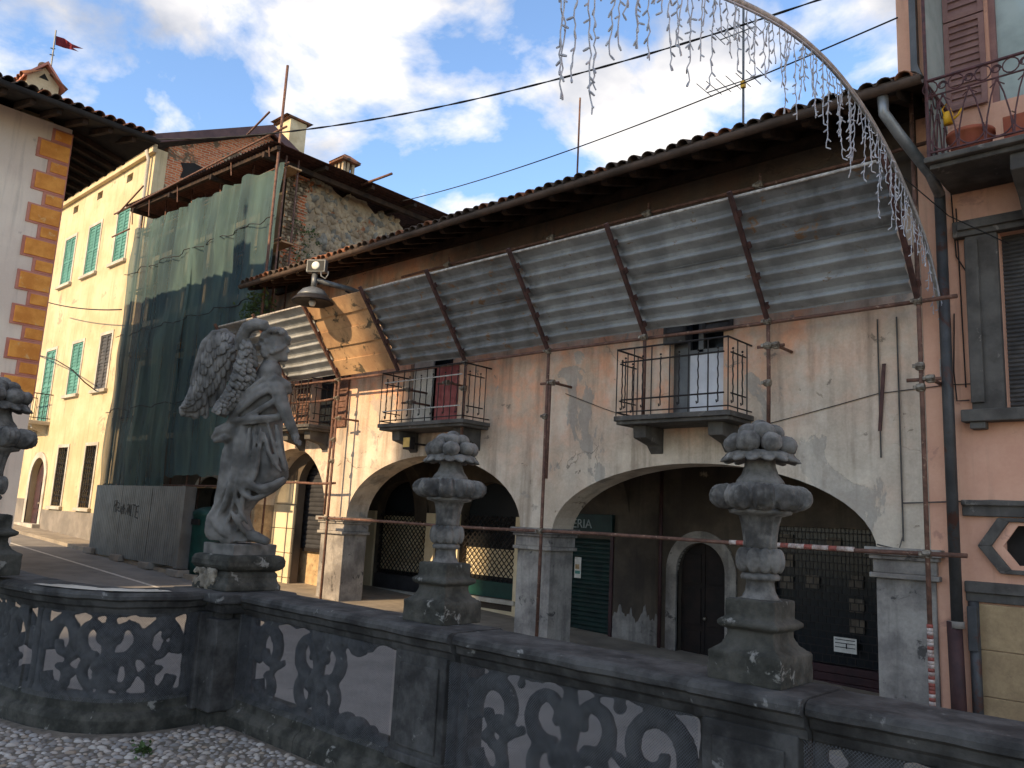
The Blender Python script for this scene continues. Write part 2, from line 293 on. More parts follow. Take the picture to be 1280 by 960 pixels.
# ------------------------------------------------------------------ mesh helpers
class M:
    def __init__(s): s.v = []; s.f = []
    def add(s, vs, fs):
        o = len(s.v); s.v += [tuple(p) for p in vs]; s.f += [tuple(i+o for i in f) for f in fs]; return s
    def box(s, x0, x1, y0, y1, z0, z1):
        return s.add([(x, y, z) for z in (z0, z1) for y in (y0, y1) for x in (x0, x1)],
                     [(0, 2, 3, 1), (4, 5, 7, 6), (0, 1, 5, 4), (2, 6, 7, 3), (0, 4, 6, 2), (1, 3, 7, 5)])
    def obox(s, c, ax, ay, az):
        """oriented box: centre and three half vectors"""
        c, ax, ay, az = map(Vector, (c, ax, ay, az))
        return s.add([c+ax*i+ay*j+az*k for k in (-1, 1) for j in (-1, 1) for i in (-1, 1)],
                     [(0, 2, 3, 1), (4, 5, 7, 6), (0, 1, 5, 4), (2, 6, 7, 3), (0, 4, 6, 2), (1, 3, 7, 5)])
    def tube(s, pts, r, n=8, cap=True, flat=1.0, fax=None):
        pts = [Vector(p) for p in pts]; k = len(pts)
        rs = r if isinstance(r, (list, tuple)) else [r]*k
        up = None; vs = []
        for i, p in enumerate(pts):
            t = (pts[min(i+1, k-1)]-pts[max(i-1, 0)])
            t = t.normalized() if t.length > 1e-9 else Vector((0, 0, 1))
            if fax is not None: a = Vector(fax)-t*Vector(fax).dot(t)
            elif up is None: a = t.orthogonal()
            else: a = up-t*up.dot(t)
            if a.length < 1e-6: a = t.orthogonal()
            a.normalize(); up = a; b = t.cross(a)
            for j in range(n):
                q = 2*math.pi*j/n; vs.append(p+(a*math.cos(q)*flat+b*math.sin(q))*rs[i])
        fs = [(i*n+j, i*n+(j+1) % n, (i+1)*n+(j+1) % n, (i+1)*n+j) for i in range(k-1) for j in range(n)]
        if cap: fs += [tuple(range(n))[::-1], tuple((k-1)*n+j for j in range(n))]
        return s.add(vs, fs)
    def lathe(s, prof, c=(0, 0, 0), n=24, fn=None, rot=0):
        vs = []
        for i, (r, z) in enumerate(prof):
            for j in range(n):
                q = 2*math.pi*j/n+rot; rr = fn(r, z, q, i) if fn else r
                vs.append((c[0]+rr*math.cos(q), c[1]+rr*math.sin(q), c[2]+z))
        k = len(prof)
        fs = [(i*n+j, i*n+(j+1) % n, (i+1)*n+(j+1) % n, (i+1)*n+j) for i in range(k-1) for j in range(n)]
        fs += [tuple(range(n))[::-1], tuple((k-1)*n+j for j in range(n))]
        return s.add(vs, fs)
    def sq(s, prof, c, rot=0):
        return s.lathe([(h*math.sqrt(2), z) for h, z in prof], c, 4, None, math.pi/4+rot)
    def ell(s, c, rx, ry=None, rz=None, n=10, m=6, mtx=None):
        ry = rx if ry is None else ry; rz = rx if rz is None else rz; c = Vector(c); vs = []
        for i in range(m+1):
            a = -math.pi/2+math.pi*i/m
            for j in range(n):
                q = 2*math.pi*j/n; p = Vector((rx*math.cos(a)*math.cos(q), ry*math.cos(a)*math.sin(q), rz*math.sin(a)))
                vs.append(c+(mtx @ p if mtx else p))
        fs = [(i*n+j, i*n+(j+1) % n, (i+1)*n+(j+1) % n, (i+1)*n+j) for i in range(m) for j in range(n)]
        return s.add(vs, fs)
    def extr(s, poly, off):
        """planar polygon (3D points) extruded by a vector"""
        off = Vector(off); p = [Vector(q) for q in poly]; n = len(p)
        return s.add(p+[q+off for q in p], [tuple(range(n)), tuple(range(n, 2*n))[::-1]]+[(i, (i+1) % n, n+(i+1) % n, n+i) for i in range(n)])
    def strip(s, A, B):
        n = len(A); return s.add(list(A)+list(B), [(i, i+1, n+i+1, n+i) for i in range(n-1)])
    def wall(s, P, a0, a1, z0, z1, th, ops=(), ns=28):
        """wall with openings; op = (a0, a1, z0, ztop, rise)"""
        def top(o, a):
            if o[4] <= 0: return o[3]
            c = (o[0]+o[1])/2; h = (o[1]-o[0])/2; q = max(0, 1-((a-c)/h)**2); return o[3]+o[4]*math.sqrt(q)
        xs = {a0, a1}
        for o in ops:
            xs |= {o[0], o[1]}
            if o[4] > 0:
                c = (o[0]+o[1])/2; h = (o[1]-o[0])/2
                xs |= {c-h*math.cos(math.pi*i/ns) for i in range(1, ns)}
        xs = sorted(x for x in xs if a0-1e-6 <= x <= a1+1e-6)
        for A, B in zip(xs, xs[1:]):
            if B-A < 1e-6: continue
            m = (A+B)/2; cu = (z0, z0)
            act = sorted([o for o in ops if o[0] < m < o[1]], key=lambda o: o[2])
            segs = []
            for o in act:
                if o[2] > min(cu)+1e-4: segs.append((cu[0], cu[1], o[2], o[2]))
                cu = (top(o, A), top(o, B))
            segs.append((cu[0], cu[1], z1, z1))
            for (l0, l1, h0, h1) in segs:
                for d in (0, th):
                    s.add([P(A, d, l0), P(B, d, l1), P(B, d, h1), P(A, d, h0)], [(0, 1, 2, 3)])
        for o in ops:
            oa = [x for x in xs if o[0]-1e-6 <= x <= o[1]+1e-6]
            for A, B in zip(oa, oa[1:]):
                s.add([P(A, 0, top(o, A)), P(B, 0, top(o, B)), P(B, th, top(o, B)), P(A, th, top(o, A))], [(0, 1, 2, 3)])
                if o[2] > z0: s.add([P(A, 0, o[2]), P(B, 0, o[2]), P(B, th, o[2]), P(A, th, o[2])], [(0, 1, 2, 3)])
            for a in (o[0], o[1]):
                zt = o[3]
                s.add([P(a, 0, max(o[2], z0)), P(a, th, max(o[2], z0)), P(a, th, zt), P(a, 0, zt)], [(0, 1, 2, 3)])
        for z in (z0, z1): s.add([P(a0, 0, z), P(a1, 0, z), P(a1, th, z), P(a0, th, z)], [(0, 1, 2, 3)])
        for a in (a0, a1): s.add([P(a, 0, z0), P(a, th, z0), P(a, th, z1), P(a, 0, z1)], [(0, 1, 2, 3)])
        return s
    def mesh(s, name, material=None, smooth=False, fix=True):
        me = bpy.data.meshes.new(name); me.from_pydata(s.v, [], s.f)
        if fix:
            bm = bmesh.new(); bm.from_mesh(me); bmesh.ops.recalc_face_normals(bm, faces=bm.faces); bm.to_mesh(me); bm.free()
        if material: me.materials.append(MATS[material])
        if smooth: me.polygons.foreach_set('use_smooth', [True]*len(me.polygons))
        me.update(); return me

def link(name, me, parent=None, loc=None, rot=None, inv=True):
    o = bpy.data.objects.new(name, me); COL.objects.link(o)
    if loc is not None: o.location = loc
    if rot is not None: o.rotation_euler = rot
    if parent is not None:
        o.parent = parent
        if inv: o.matrix_parent_inverse = WORLD[parent.name].inverted()
    WORLD[o.name] = (WORLD[parent.name] if (parent is not None and not inv) else Matrix.Identity(4)) @ Matrix.LocRotScale(o.location, o.rotation_euler, None)
    return o
WORLD = {}
def part(name, m, material, parent, smooth=False, bevel=0, label=None, fix=True, kind=None):
    o = link(name, m.mesh(name, material, smooth, fix), parent)
    if bevel:
        b = o.modifiers.new('bevel', 'BEVEL'); b.width = bevel; b.segments = 2; b.limit_method = 'ANGLE'
    if label: o['label'] = label
    if kind: o['kind'] = kind
    return o
def tag(o, label, cat, group=None):
    o['label'] = label; o['category'] = cat
    if group: o['group'] = group
    return o
def thing(name, label, cat, loc=(0, 0, 0), group=None, rot=None):
    o = link(name, None, None, Vector(loc), rot); o.empty_display_size = .2
    return tag(o, label, cat, group)
def single(name, m, material, label, cat, group=None, smooth=False, bevel=0, fix=True):
    o = part(name, m, material, None, smooth, bevel, fix=fix); return tag(o, label, cat, group)
def struct(name, m, material, smooth=False):
    o = part(name, m, material, None, smooth); o['kind'] = 'structure'; return o
def clone(src, parent, name=None):
    """another linked copy of a part that shares its mesh"""
    o = src.copy(); COL.objects.link(o); o.parent = parent; return o
def remesh(m, vox, amp=0, fs=10, sm=2):
    me = m.mesh('tmp', None); o = bpy.data.objects.new('tmp', me); COL.objects.link(o)
    r = o.modifiers.new('r', 'REMESH'); r.mode = 'VOXEL'; r.voxel_size = vox
    if sm:
        q = o.modifiers.new('s', 'SMOOTH'); q.factor = .5; q.iterations = sm
    dg = bpy.context.evaluated_depsgraph_get(); ev = o.evaluated_get(dg)
    nm = bpy.data.meshes.new_from_object(ev); bpy.data.objects.remove(o); bpy.data.meshes.remove(me)
    if amp:
        nm.calc_loop_triangles()
        nrm = [v.normal.copy() for v in nm.vertices]
        for v, q in zip(nm.vertices, nrm):
            c = v.co; d = noise.noise(c*fs)*.6+noise.noise(c*fs*2.7)*.4
            v.co = c+q*d*amp
    nm.polygons.foreach_set('use_smooth', [True]*len(nm.polygons)); nm.update()
    return nm
def meshpart(name, me, material, parent, label=None):
    me.materials.clear(); me.materials.append(MATS[material]); o = link(name, me, parent)
    if label: o['label'] = label
    return o
def PY(y0): return lambda a, d, z: (a, y0+d, z)
def PX(x0): return lambda a, d, z: (x0-d, a, z)
def sz(x):
    return -.75-.04*(max(-42, min(-3, x))+3)
FY = 10.4
def smooth_path(p, it=3):
    for _ in range(it):
        q = [p[0]]
        for a, b in zip(p, p[1:]): q += [(a[0]*.75+b[0]*.25, a[1]*.75+b[1]*.25), (a[0]*.25+b[0]*.75, a[1]*.25+b[1]*.75)]
        q.append(p[-1]); p = q
    return p
def arclen(path):
    s = [0]
    for a, b in zip(path, path[1:]): s.append(s[-1]+math.hypot(b[0]-a[0], b[1]-a[1]))
    return s
# ------------------------------------------------------------------ the setting
m = M(); xs = [-90, -60, -42]+list(range(-40, -2, 2))+[-3, 10, 30, 60]
A = [(x, -60, sz(x)) for x in xs]; B = [(x, 90, sz(x)) for x in xs]; m.strip(A, B)
struct('street', m, 'asphalt')
m = M(); xs = [-40+2*i for i in range(19)]+[-3, 4, 12]       # kerbed pavement along the houses
for z0, z1 in ((0, .1),):
    m.strip([(x, 9.35, sz(x)) for x in xs], [(x, 9.35, sz(x)+.1) for x in xs])
    m.strip([(x, 9.35, sz(x)+.1) for x in xs], [(x, 13.2, sz(x)+.1) for x in xs])
struct('pavement', m, 'paving')
m = M(); xs = [-36+1.5*i for i in range(15)]
m.strip([(x, 8.06, sz(x)+.004) for x in xs], [(x, 8.16, sz(x)+.004) for x in xs]); struct('road_edge_line', m, 'road_paint')

# front edge of the balustrade: straight run at Y=3.08, a bulge beside the statue, then on at Y~2
CURVE = [(-5.62, 3.05), (-5.57, 2.78), (-5.60, 2.55), (-5.70, 2.35), (-5.88, 2.20), (-6.15, 2.08), (-6.5, 2.0), (-6.9, 1.97), (-7.3, 1.98), (-7.7, 2.0)]
m = M(); T = .10
poly = [(9, -24), (9, 3.12)]+[(-5.6, 3.12)]+CURVE[1:]+[(-14, 2.05), (-14, -24)]
m.add([(x, y, T) for x, y in poly], [tuple(range(len(poly)))])
edge = [(9, 3.12), (-5.6, 3.12)]+CURVE[1:]+[(-14, 2.05), (-14, -24)]
m.strip([(x, y, T) for x, y in edge], [(x, y, -1.2) for x, y in edge])
terrace = struct('terrace', m, 'mortar')

# ------------------------------------------------------------------ arcade house (middle)
H = thing('arcade_house', 'long peeling salmon plaster house with three arches and a dark overhanging tiled roof', 'house', (-10, FY, sz(-10)))
ARCH = [(-17.85, -15.0, -1.5, 1.52, 1.5), (-14.2, -9.28, -1.5, 1.5, 1.27), (-8.58, -3.46, -1.5, 1.46, 1.10)]
DOOR = [(-6.42, -5.52, 3.2, 5.1, 0), (-12.45, -11.2, 3.35, 5.0, 0), (-15.9, -14.95, 3.4, 5.1, 0)]
UPW = [(-9.2, -8.7, 6.3, 6.7, 0)]
m = M(); m.wall(PY(FY), -18.05, -2.86, -1.2, 7.3, .55, ARCH+DOOR)
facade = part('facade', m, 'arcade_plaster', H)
# portico shell: back wall, ceiling, ends
BY = 12.8
BOPS = [(-10.15, -9.1, -.9, 1.36, 0), (-7.66, -6.72, -.9, .9, .5), (-5.9, -3.7, -.9, 1.75, 0),
        (-16.2, -14.3, -.12, 1.7, .75), (-13.2, -11.5, .0, 1.7, .72)]
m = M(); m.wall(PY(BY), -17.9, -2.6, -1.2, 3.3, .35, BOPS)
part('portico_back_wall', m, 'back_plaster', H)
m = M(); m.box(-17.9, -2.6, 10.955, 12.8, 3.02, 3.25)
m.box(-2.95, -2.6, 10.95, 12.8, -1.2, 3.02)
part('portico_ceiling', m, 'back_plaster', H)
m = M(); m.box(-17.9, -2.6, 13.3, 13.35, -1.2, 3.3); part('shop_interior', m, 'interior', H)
for xc in (-8.93, -14.6):                   # transverse arches behind the piers
    m = M(); pr = [(10.95+.02+.93*(1-math.cos(math.pi*i/16)), 1.5+1.35*math.sin(math.pi*i/16)) for i in range(17)]
    poly = [(xc-.22, y, z) for y, z in pr]
    for (ya, za), (yb, zb) in zip(pr, pr[1:]):
        m.extr([(xc-.22, ya, za), (xc-.22, yb, zb), (xc-.22, yb, 3.01), (xc-.22, ya, 3.01)], (.44, 0, 0))
    part('transverse_arch', m, 'back_plaster', H)
# pier faces (stone) with capitals
for (xa, xb, dz) in ((-3.46, -2.82, 0), (-9.28, -8.58, 0), (-15.0, -14.2, 0)):
    p = M(); p.box(xa-.012, xb+.012, FY-.03, FY+.57, -1.2, 1.16)
    pr = part('pier', p, 'pier_stone', H, bevel=.012)
    c = M(); c.sq([(.5, 0)], (0, 0, 0)) if False else None
    w = (xb-xa)/2; cx = (xa+xb)/2
    for z0, z1, o in ((1.16, 1.22, .07), (1.22, 1.38, .035), (1.38, 1.43, .07), (1.43, 1.52, .11)):
        c.box(cx-w-o, cx+w+o, FY-.03-o, FY+.57+o*.5, z0, z1) if c else None
    if c is None:
        c = M()
        for z0, z1, o in ((1.16, 1.22, .06), (1.22, 1.38, .03), (1.38, 1.43, .06), (1.43, 1.52, .10)):
            c.box(cx-w-o, cx+w+o, FY-.03-o, FY+.57+o*.5, z0, z1)
    part('capital', c, 'pier_stone', H, bevel=.012)

# --- shop fronts and doors on the portico's back wall
def roller(name, x0, x1, z0, z1, y, material, parent, pitch=.085, label=None):
    o = M(); z = z0; pts = []
    while z < z1:
        pts += [(y, z), (y-.018, z+pitch*.35), (y-.018, z+pitch*.7), (y, z+pitch*.97)]; z += pitch
    o.strip([(x0, a, b) for a, b in pts], [(x1, a, b) for a, b in pts])
    return part(name, o, material, parent, label=label)
roller('roller_shutter', -10.15, -9.1, -.9, 1.38, BY+.12, 'shop_green', H, label='dark green roller shutter with scratched tags')
o = M(); o.box(-10.22, -10.15, BY-.03, BY+.2, -.9, 1.42); o.box(-9.1, -9.03, BY-.03, BY+.2, -.9, 1.42); part('shutter_frame', o, 'shop_maroon', H)
# arched wooden door with stone surround
o = M()
for s in (0, 1):
    xa = -7.66+.47*s; o.box(xa+.005, xa+.465, BY+.14, BY+.2, -.9, 1.42)
    for z0, z1 in ((-.75, -.1), (0, .62), (.7, 1.2)): o.box(xa+.07, xa+.40, BY+.115, BY+.14, z0, z1)
dr = part('arched_door', o, 'dark_wood', H, bevel=.006)
o = M(); o.ell((-7.17, BY+.09, .12), .03); part('door_handle', o, 'clamp_metal', dr, True)
o = M(); n = 22; c = -7.19; hw = .47
for i in range(n):
    a, b = math.pi*i/n, math.pi*(i+1)/n
    q = lambda t, k: (c+(hw+k)*math.cos(t), BY-.05, .9+(.5+k)*math.sin(t))
    o.extr([q(a, 0), q(b, 0), q(b, .2), q(a, .2)], (0, .1, 0))
for x0, x1 in ((c-hw-.2, c-hw), (c+hw, c+hw+.2)): o.box(x0, x1, BY-.05, BY+.05, -.9, .9)
part('door_surround', o, 'pier_stone', H)
o = M(); o.tube([(-7.97, BY-.07, -.9), (-7.97, BY-.07, 2.9)], .035); part('drain_pipe', o, 'pipe_brown', H, True)
rgp = random.Random(8); bot = [(-9.02, BY-.006, -.9), (-8.05, BY-.006, -.9)]; n_ = 26
n_ = 60; topz = [(-8.05-.97*i/n_, .05+.28*noise.noise(Vector((i*.09, 2, 0)))+.16*noise.noise(Vector((i*.27, 5, 0)))+.08*noise.noise(Vector((i*.8, 8, 0)))) for i in range(n_+1)]
o = M(); o.extr(bot+[(a, BY-.006, b) for a, b in topz], (0, .004, 0)); part('bare_render', o, 'pier_stone', H)
# big dark shop front with a brick-bond grille and maroon apron
o = M(); o.box(-5.9, -3.7, BY+.16, BY+.2, -.3, 1.75); part('shop_window', o, 'dark_glass', H)
o = M(); pz = .115
for k in range(18):
    z = -.28+k*pz; o.box(-5.88, -3.72, BY+.06, BY+.075, z-.007, z+.007)
    for j in range(18):
        x = -5.88+.125*(j+.5*(k % 2)); o.box(x-.006, x+.006, BY+.062, BY+.073, z, z+pz) if x < -3.73 else None
part('window_grille', o, 'black_iron', H)
o = M()
for k in range(5): o.box(-5.9, -3.7, BY+.02, BY+.14, -.9+.12*k, -.9+.12*k+.112)
part('shop_apron', o, 'shop_maroon', H, bevel=.006)
o = M()
for (x, z) in ((-5.72, 1.52), (-5.72, 1.2), (-5.72, .85), (-5.72, .4), (-5.72, .05), (-4.62, .95), (-4.62, .6), (-4.62, .3), (-4.95, 1.5), (-5.3, .9)):
    o = M(); o.box(x-.11, x+.11, BY+.12, BY+.13, z-.1, z+.1); part('goods_card', o, 'dim_card', H)
# two arched openings with diamond lattice in the middle arch
for (x0, x1, zb, zs, rise, glow) in ((-16.2, -14.3, -.12, 1.7, .75, 0), (-13.2, -11.5, 0, 1.7, .72, 1)):
    o = M(); o.box(x0, x1, BY+.24, BY+.28, zb, zs+rise); part('shop_window', o, 'dark_glass', H)
    o = M(); o.box(x0+.02, x1-.02, BY+.2, BY+.225, zb+.42, zs-.1 if not glow else 1.0); part('bright_panel', o, 'cream_paint', H)  # cream panel paints the window's bright part instead of leaving it to sun
    o = M(); st = .14
    w_ = x1-x0; h_ = zs-zb
    def clip(a, bb):  # diagonal bar pieces inside the rectangle
        return a
    k = -int(h_/st)-1
    while k*st < w_:
        for sgn in (1, -1):
            t0 = max(0, -k*st); t1 = min(h_, w_-k*st)
            if t1-t0 > .05:
                p0 = (k*st+t0, t0); p1 = (k*st+t1, t1)
                f = (lambda p: (x0+p[0], BY+.1, zb+p[1])) if sgn > 0 else (lambda p: (x1-p[0], BY+.115, zb+p[1]))
                o.tube([f(p0), f(p1)], .011, 4, False)
        k += 1
    part('lattice_grille', o, 'black_iron', H)
    o = M(); o.box(x0+.01, x1-.01, BY+.04, BY+.2, zb, zb+.32)
    part('window_apron', o, 'green_plastic' if glow else 'shutter_black', H)
    o = M(); o.box(x0-.08, x1+.08, BY-.1, BY+.0-.004, zb-.1, zb-.01); part('window_sill', o, 'trim_stone', H, bevel=.01)
    for xx in (x0-.3, x1):
        o = M(); o.box(xx, xx+.3, BY-.06, BY-.004, -1.0, zs); part('window_jamb', o, 'cream_paint', H)
o = M(); o.box(-17.2, -11.0, BY-.035, BY-.008, -1.1, -.235); part('wainscot', o, 'cream_paint', H)
# left arch: black roller shutter half down over papered glass, block pilaster beside
LY = 11.25
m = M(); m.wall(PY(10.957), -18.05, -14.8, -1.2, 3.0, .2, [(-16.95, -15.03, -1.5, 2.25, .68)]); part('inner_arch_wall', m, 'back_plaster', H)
roller('roller_shutter', -17.9, -15.0, .72, 3.0, LY+.06, 'shutter_black', H, .11)
o = M(); o.box(-17.9, -15.0, LY+.12, LY+.15, -1, .72); part('papered_glass', o, 'paper_tan', H)
o = M(); o.box(-16.12, -16.0, LY+.02, LY+.12, -1, .72); o.box(-17.02, -15.0, LY+.02, LY+.12, .66, .74); part('glass_frame', o, 'black_iron', H)
for k in range(6):
    o = M(); z0 = -1.1+.57*k; o.box(-17.83, -16.96, 10.885, 10.953, z0, z0+.557); part('pilaster_block', o, 'cream_paint', H, bevel=.012)
o = M(); o.box(-18.06, -17.838, FY-.03, FY+.545, -1.2, 2.3); part('pier', o, 'rubble', H, bevel=.01)

# --- balconies
def balcony(x0, x1, zs, ybk, mat_front, bracketw, name='balcony', proj=.72, nb=9):
    yf = FY-proj
    o = M()
    pts = [(x0, FY), (x0, yf+.04), (x0+.04, yf), (x1-.04, yf), (x1, yf+.04), (x1, FY)]
    o.extr([(a, b, zs-.07) for a, b in pts], (0, 0, .07))
    pts = [(x0+.04, FY), (x0+.04, yf+.05), (x1-.04, yf+.05), (x1-.04, FY)]
    o.extr([(a, b, zs-.12) for a, b in pts], (0, 0, .05))
    B = part(name, o, 'dark_trim', H, bevel=.008)
    for xb in (x0+.22, x1-.44):
        o = M(); o.extr([(xb, FY, zs-.12), (xb, yf+.22, zs-.12), (xb, yf+.24, zs-.3), (xb, FY-.12, zs-.38), (xb, FY, zs-.5)], (.22, 0, 0)); part('bracket', o, 'dark_trim', B, bevel=.01)
    zt = zs+1.0; r = .011
    cs = [(x0+.04, FY), (x0+.04, yf+.04), (x1-.04, yf+.04), (x1-.04, FY)]
    for z, rr in ((zt, .015), (zs+.06, .011)):
        o = M(); o.tube([(a, b, z) for a, b in cs], rr, 6); part('rail', o, 'black_iron', B)
    for z in (zs+.24, zs+.80):
        o = M(); o.tube([(x0+.12, yf+.04, z), (x1-.10, yf+.04, z)], .012, 6); part('rail', o, mat_front, B)
        for xx in (x0+.04, x1-.04):
            o = M(); o.tube([(xx, yf+.12, z), (xx, FY-.18, z)], .012, 6); part('rail', o, 'black_iron', B)
    def bar(x, y, k):
        o = M()
        if k % 2: # twisted short bar with hooked foot
            pts = [(x+.004*math.sin(j*1.9), y+.004*math.cos(j*1.9), zs+.13+.70*j/14) for j in range(15)]
            o.tube([(x-.025, y, zs+.15), (x-.02, y, zs+.115)]+pts, .010, 5)
            o.ell((x, y, zs+.86), .018, n=6, m=4)
        else: o.tube([(x, y, zs), (x, y, zt)], .009, 5)
        part('baluster', o, 'black_iron', B)
    for k in range(nb*2+1): 
        if k % 1 == 0: bar(x0+.04+(x1-x0-.08)*k/(nb*2) if False else x0+.04+(x1-x0-.08)*k/(nb+3), yf+.04, k) if k <= nb+3 else None
    for xx in (x0+.04, x1-.04):
        for k in range(1, 5): bar(xx, yf+.04+(proj-.04)*k/5, k)
    return B
balcony(-6.93, -5.05, 3.2, 0, 'black_iron', .2)
balcony(-12.5, -10.12, 3.33, 0, 'white_iron', .2, nb=11)
balcony(-16.4, -14.86, 3.45, 0, 'black_iron', .2, nb=8)
# right balcony door: white panels below, dark panes, small louvred shutters above
o = M()
for s in (0, 1): o.box(-6.13+.31*s, -5.83+.31*s, FY+.12, FY+.16, 3.2, 4.22)
part('door_panel', o, 'white_panel', H, bevel=.006)
o = M(); o.box(-6.42, -5.52, FY+.3, FY+.33, 3.2, 5.1); part('door_glass', o, 'dark_glass', H)
o = M(); o.box(-5.98, -5.9, FY+.1, FY+.17, 4.22, 5.1); o.box(-6.42, -6.14, FY+.14, FY+.2, 3.2, 5.1); o.box(-6.2, -5.52, FY+.1, FY+.17, 4.2, 4.26); part('door_frame', o, 'zinc_dark', H)
def louvre(x0, x1, z0, z1, y, material, parent, ns=9, fr=.045):
    o = M(); o.box(x0, x0+fr, y-.04, y, z0, z1); o.box(x1-fr, x1, y-.04, y, z0, z1); o.box(x0+fr, x1-fr, y-.04, y, z0, z0+fr); o.box(x0+fr, x1-fr, y-.04, y, z1-fr, z1)
    zm = (z0+z1)/2
    if z1-z0 > 1.2: o.box(x0+fr, x1-fr, y-.04, y, zm-fr/2, zm+fr/2)
    o.box(x0+fr, x1-fr, y-.012, y-.006, z0+fr, z1-fr)
    h = (z1-z0-2*fr)/ns
    for k in range(ns):
        z = z0+fr+h*k; o.add([(x0+fr, y-.034, z), (x1-fr, y-.034, z), (x1-fr, y-.012, z+h*.8), (x0+fr, y-.012, z+h*.8)], [(0, 1, 2, 3)])
    return part('shutter', o, material, parent)
louvre(-6.5, -6.12, 4.36, 5.1, FY-.01, 'dark_trim', H, 5); louvre(-5.84, -5.36, 4.46, 5.1, FY-.01, 'dark_trim', H, 5)
# middle balcony door: worn pale shutter leaf, dark gap; red cloth hung beside it
o = M(); o.box(-12.45, -11.2, FY+.3, FY+.33, 3.35, 5.0); part('door_glass', o, 'dark_glass', H)
o = M()
for k in range(5): o.box(-12.4+.115*k, -12.29+.115*k, FY+.06, FY+.1, 3.35, 4.98)
part('door_leaf', o, 'trim_stone', H)
o = M(); A_ = []; B_ = []
for k in range(25):
    x = -11.62+.62*k/24; y = FY-.03+.022*math.sin(k*1.35); A_.append((x, y, 3.42)); B_.append((x, y+.006*math.sin(k), 4.52))
o.strip(A_, B_); single('hanging_cloth', o, 'red_cloth', 'faded red cloth hanging at the middle balcony door', 'cloth', smooth=True)
o = M(); o.box(-15.9, -14.95, FY+.25, FY+.28, 3.4, 5.1); part('door_glass', o, 'dark_glass', H)
louvre(-16.4, -15.92, 3.45, 5.1, FY-.01, 'rust', H, 12); louvre(-14.92, -14.45, 3.45, 5.1, FY-.01, 'rust', H, 12)

# --- roof: boards, rafters, gutter, tiles
EY, EZ, SL = 9.3, 6.82, .33
o = M(); x0, x1 = -17.5, -2.55
def rz(y): return EZ+(y-EY)*SL
o.extr([(x0, EY, EZ), (x0, 16.5, rz(16.5)), (x0, 16.5, rz(16.5)+.05), (x0, EY, EZ+.05)], (x1-x0, 0, 0))
roof = part('roof', o, 'old_wood', H)
x = x0+.12
raf = None
while x < x1:
    if raf is None:
        o = M(); o.extr([(x-.055, EY+.06, rz(EY+.06)-.004), (x-.055, FY+.1, rz(FY+.1)-.004), (x-.055, FY+.1, rz(FY+.1)-.13), (x-.055, EY+.12, rz(EY+.12)-.13), (x-.055, EY+.06, rz(EY+.06)-.09)], (.11, 0, 0))
        raf = part('rafter', o, 'old_wood', roof); xr = x
    else:
        c = clone(raf, roof); c.location = (x-xr, 0, 0)
    x += .52
o = M(); n = 8      # half-round gutter under the tile edge
ga = [(EY-.075+.075*math.cos(math.pi+math.pi*i/n), EZ-.01+.075*math.sin(math.pi+math.pi*i/n)) for i in range(n+1)]
o.strip([(x0-.02, a, b) for a, b in ga for _ in (0,)], [(x1+.1, a, b) for a, b in ga])
gb = [(a*1.0+(a-(EY-.075))*-.08, b+.004) for a, b in ga]
o.strip([(x0-.02, a, b) for a, b in gb], [(x1+.1, a, b) for a, b in gb])
part('gutter', o, 'gutter_brown', roof, True)
def tile_mesh(name, material, L=.42, r0=.098, r1=.082):
    o = M(); n = 7; vs = []
    for t in (0, 1):
        for rr in (0, -.014):
            for i in range(n+1):
                q = math.pi*i/n; r_ = (r0 if t == 0 else r1)+rr
                vs.append((r_*math.cos(q), L*t, r_*math.sin(q)*.85))
    k = n+1; fs = []
    for i in range(n):
        fs += [(i, i+1, 2*k+i+1, 2*k+i), (k+i, 3*k+i, 3*k+i+1, k+i+1), (i, k+i, k+i+1, i+1)]
    o.add(vs, fs); return o.mesh(name, material, True, False)
TILE, TILED = tile_mesh('roof_tile', 'tile'), tile_mesh('roof_tile', 'tile_dark')
x = x0+.08; k = 0
slope = math.atan(SL)
while x < x1:
    for row in range(2):
        yy = EY-.07+.34*row+random.uniform(-.025, .025)
        o = link('roof_tile', TILED if random.random() < (.8 if x > -13 else .35) else TILE, roof, (x+random.uniform(-.01, .01), yy, rz(yy)+.075+.03*row+random.uniform(-.012, .012)), (slope+random.uniform(-.04, .04), random.uniform(-.06, .06), random.uniform(-.04, .04)))
    x += .205
m_ = M(); xx = x0+.08; o = M()
for row in range(2, 9):
    xx = x0+.08
    while xx < x1:
        yy = EY-.07+.34*row*2.2; q = [(.09*math.cos(math.pi*i/4), .085*math.sin(math.pi*i/4)) for i in range(5)]
        o.strip([(xx+a, yy-.75, rz(yy-.75)+.09+b) for a, b in q], [(xx+a, yy+.1, rz(yy+.1)+.08+b) for a, b in q]); xx += .205
part('roof_tiles', o, 'tile_dark', roof, True, fix=False, kind='stuff')
o = M()   # pans between the cover tiles
o.extr([(x0, EY-.03, EZ+.052), (x0, 16.5, rz(16.5)+.052), (x0, 16.5, rz(16.5)+.08), (x0, EY-.03, EZ+.08)], (x1-x0, 0, 0)); part('pan_tiles', o, 'tile_dark', roof)
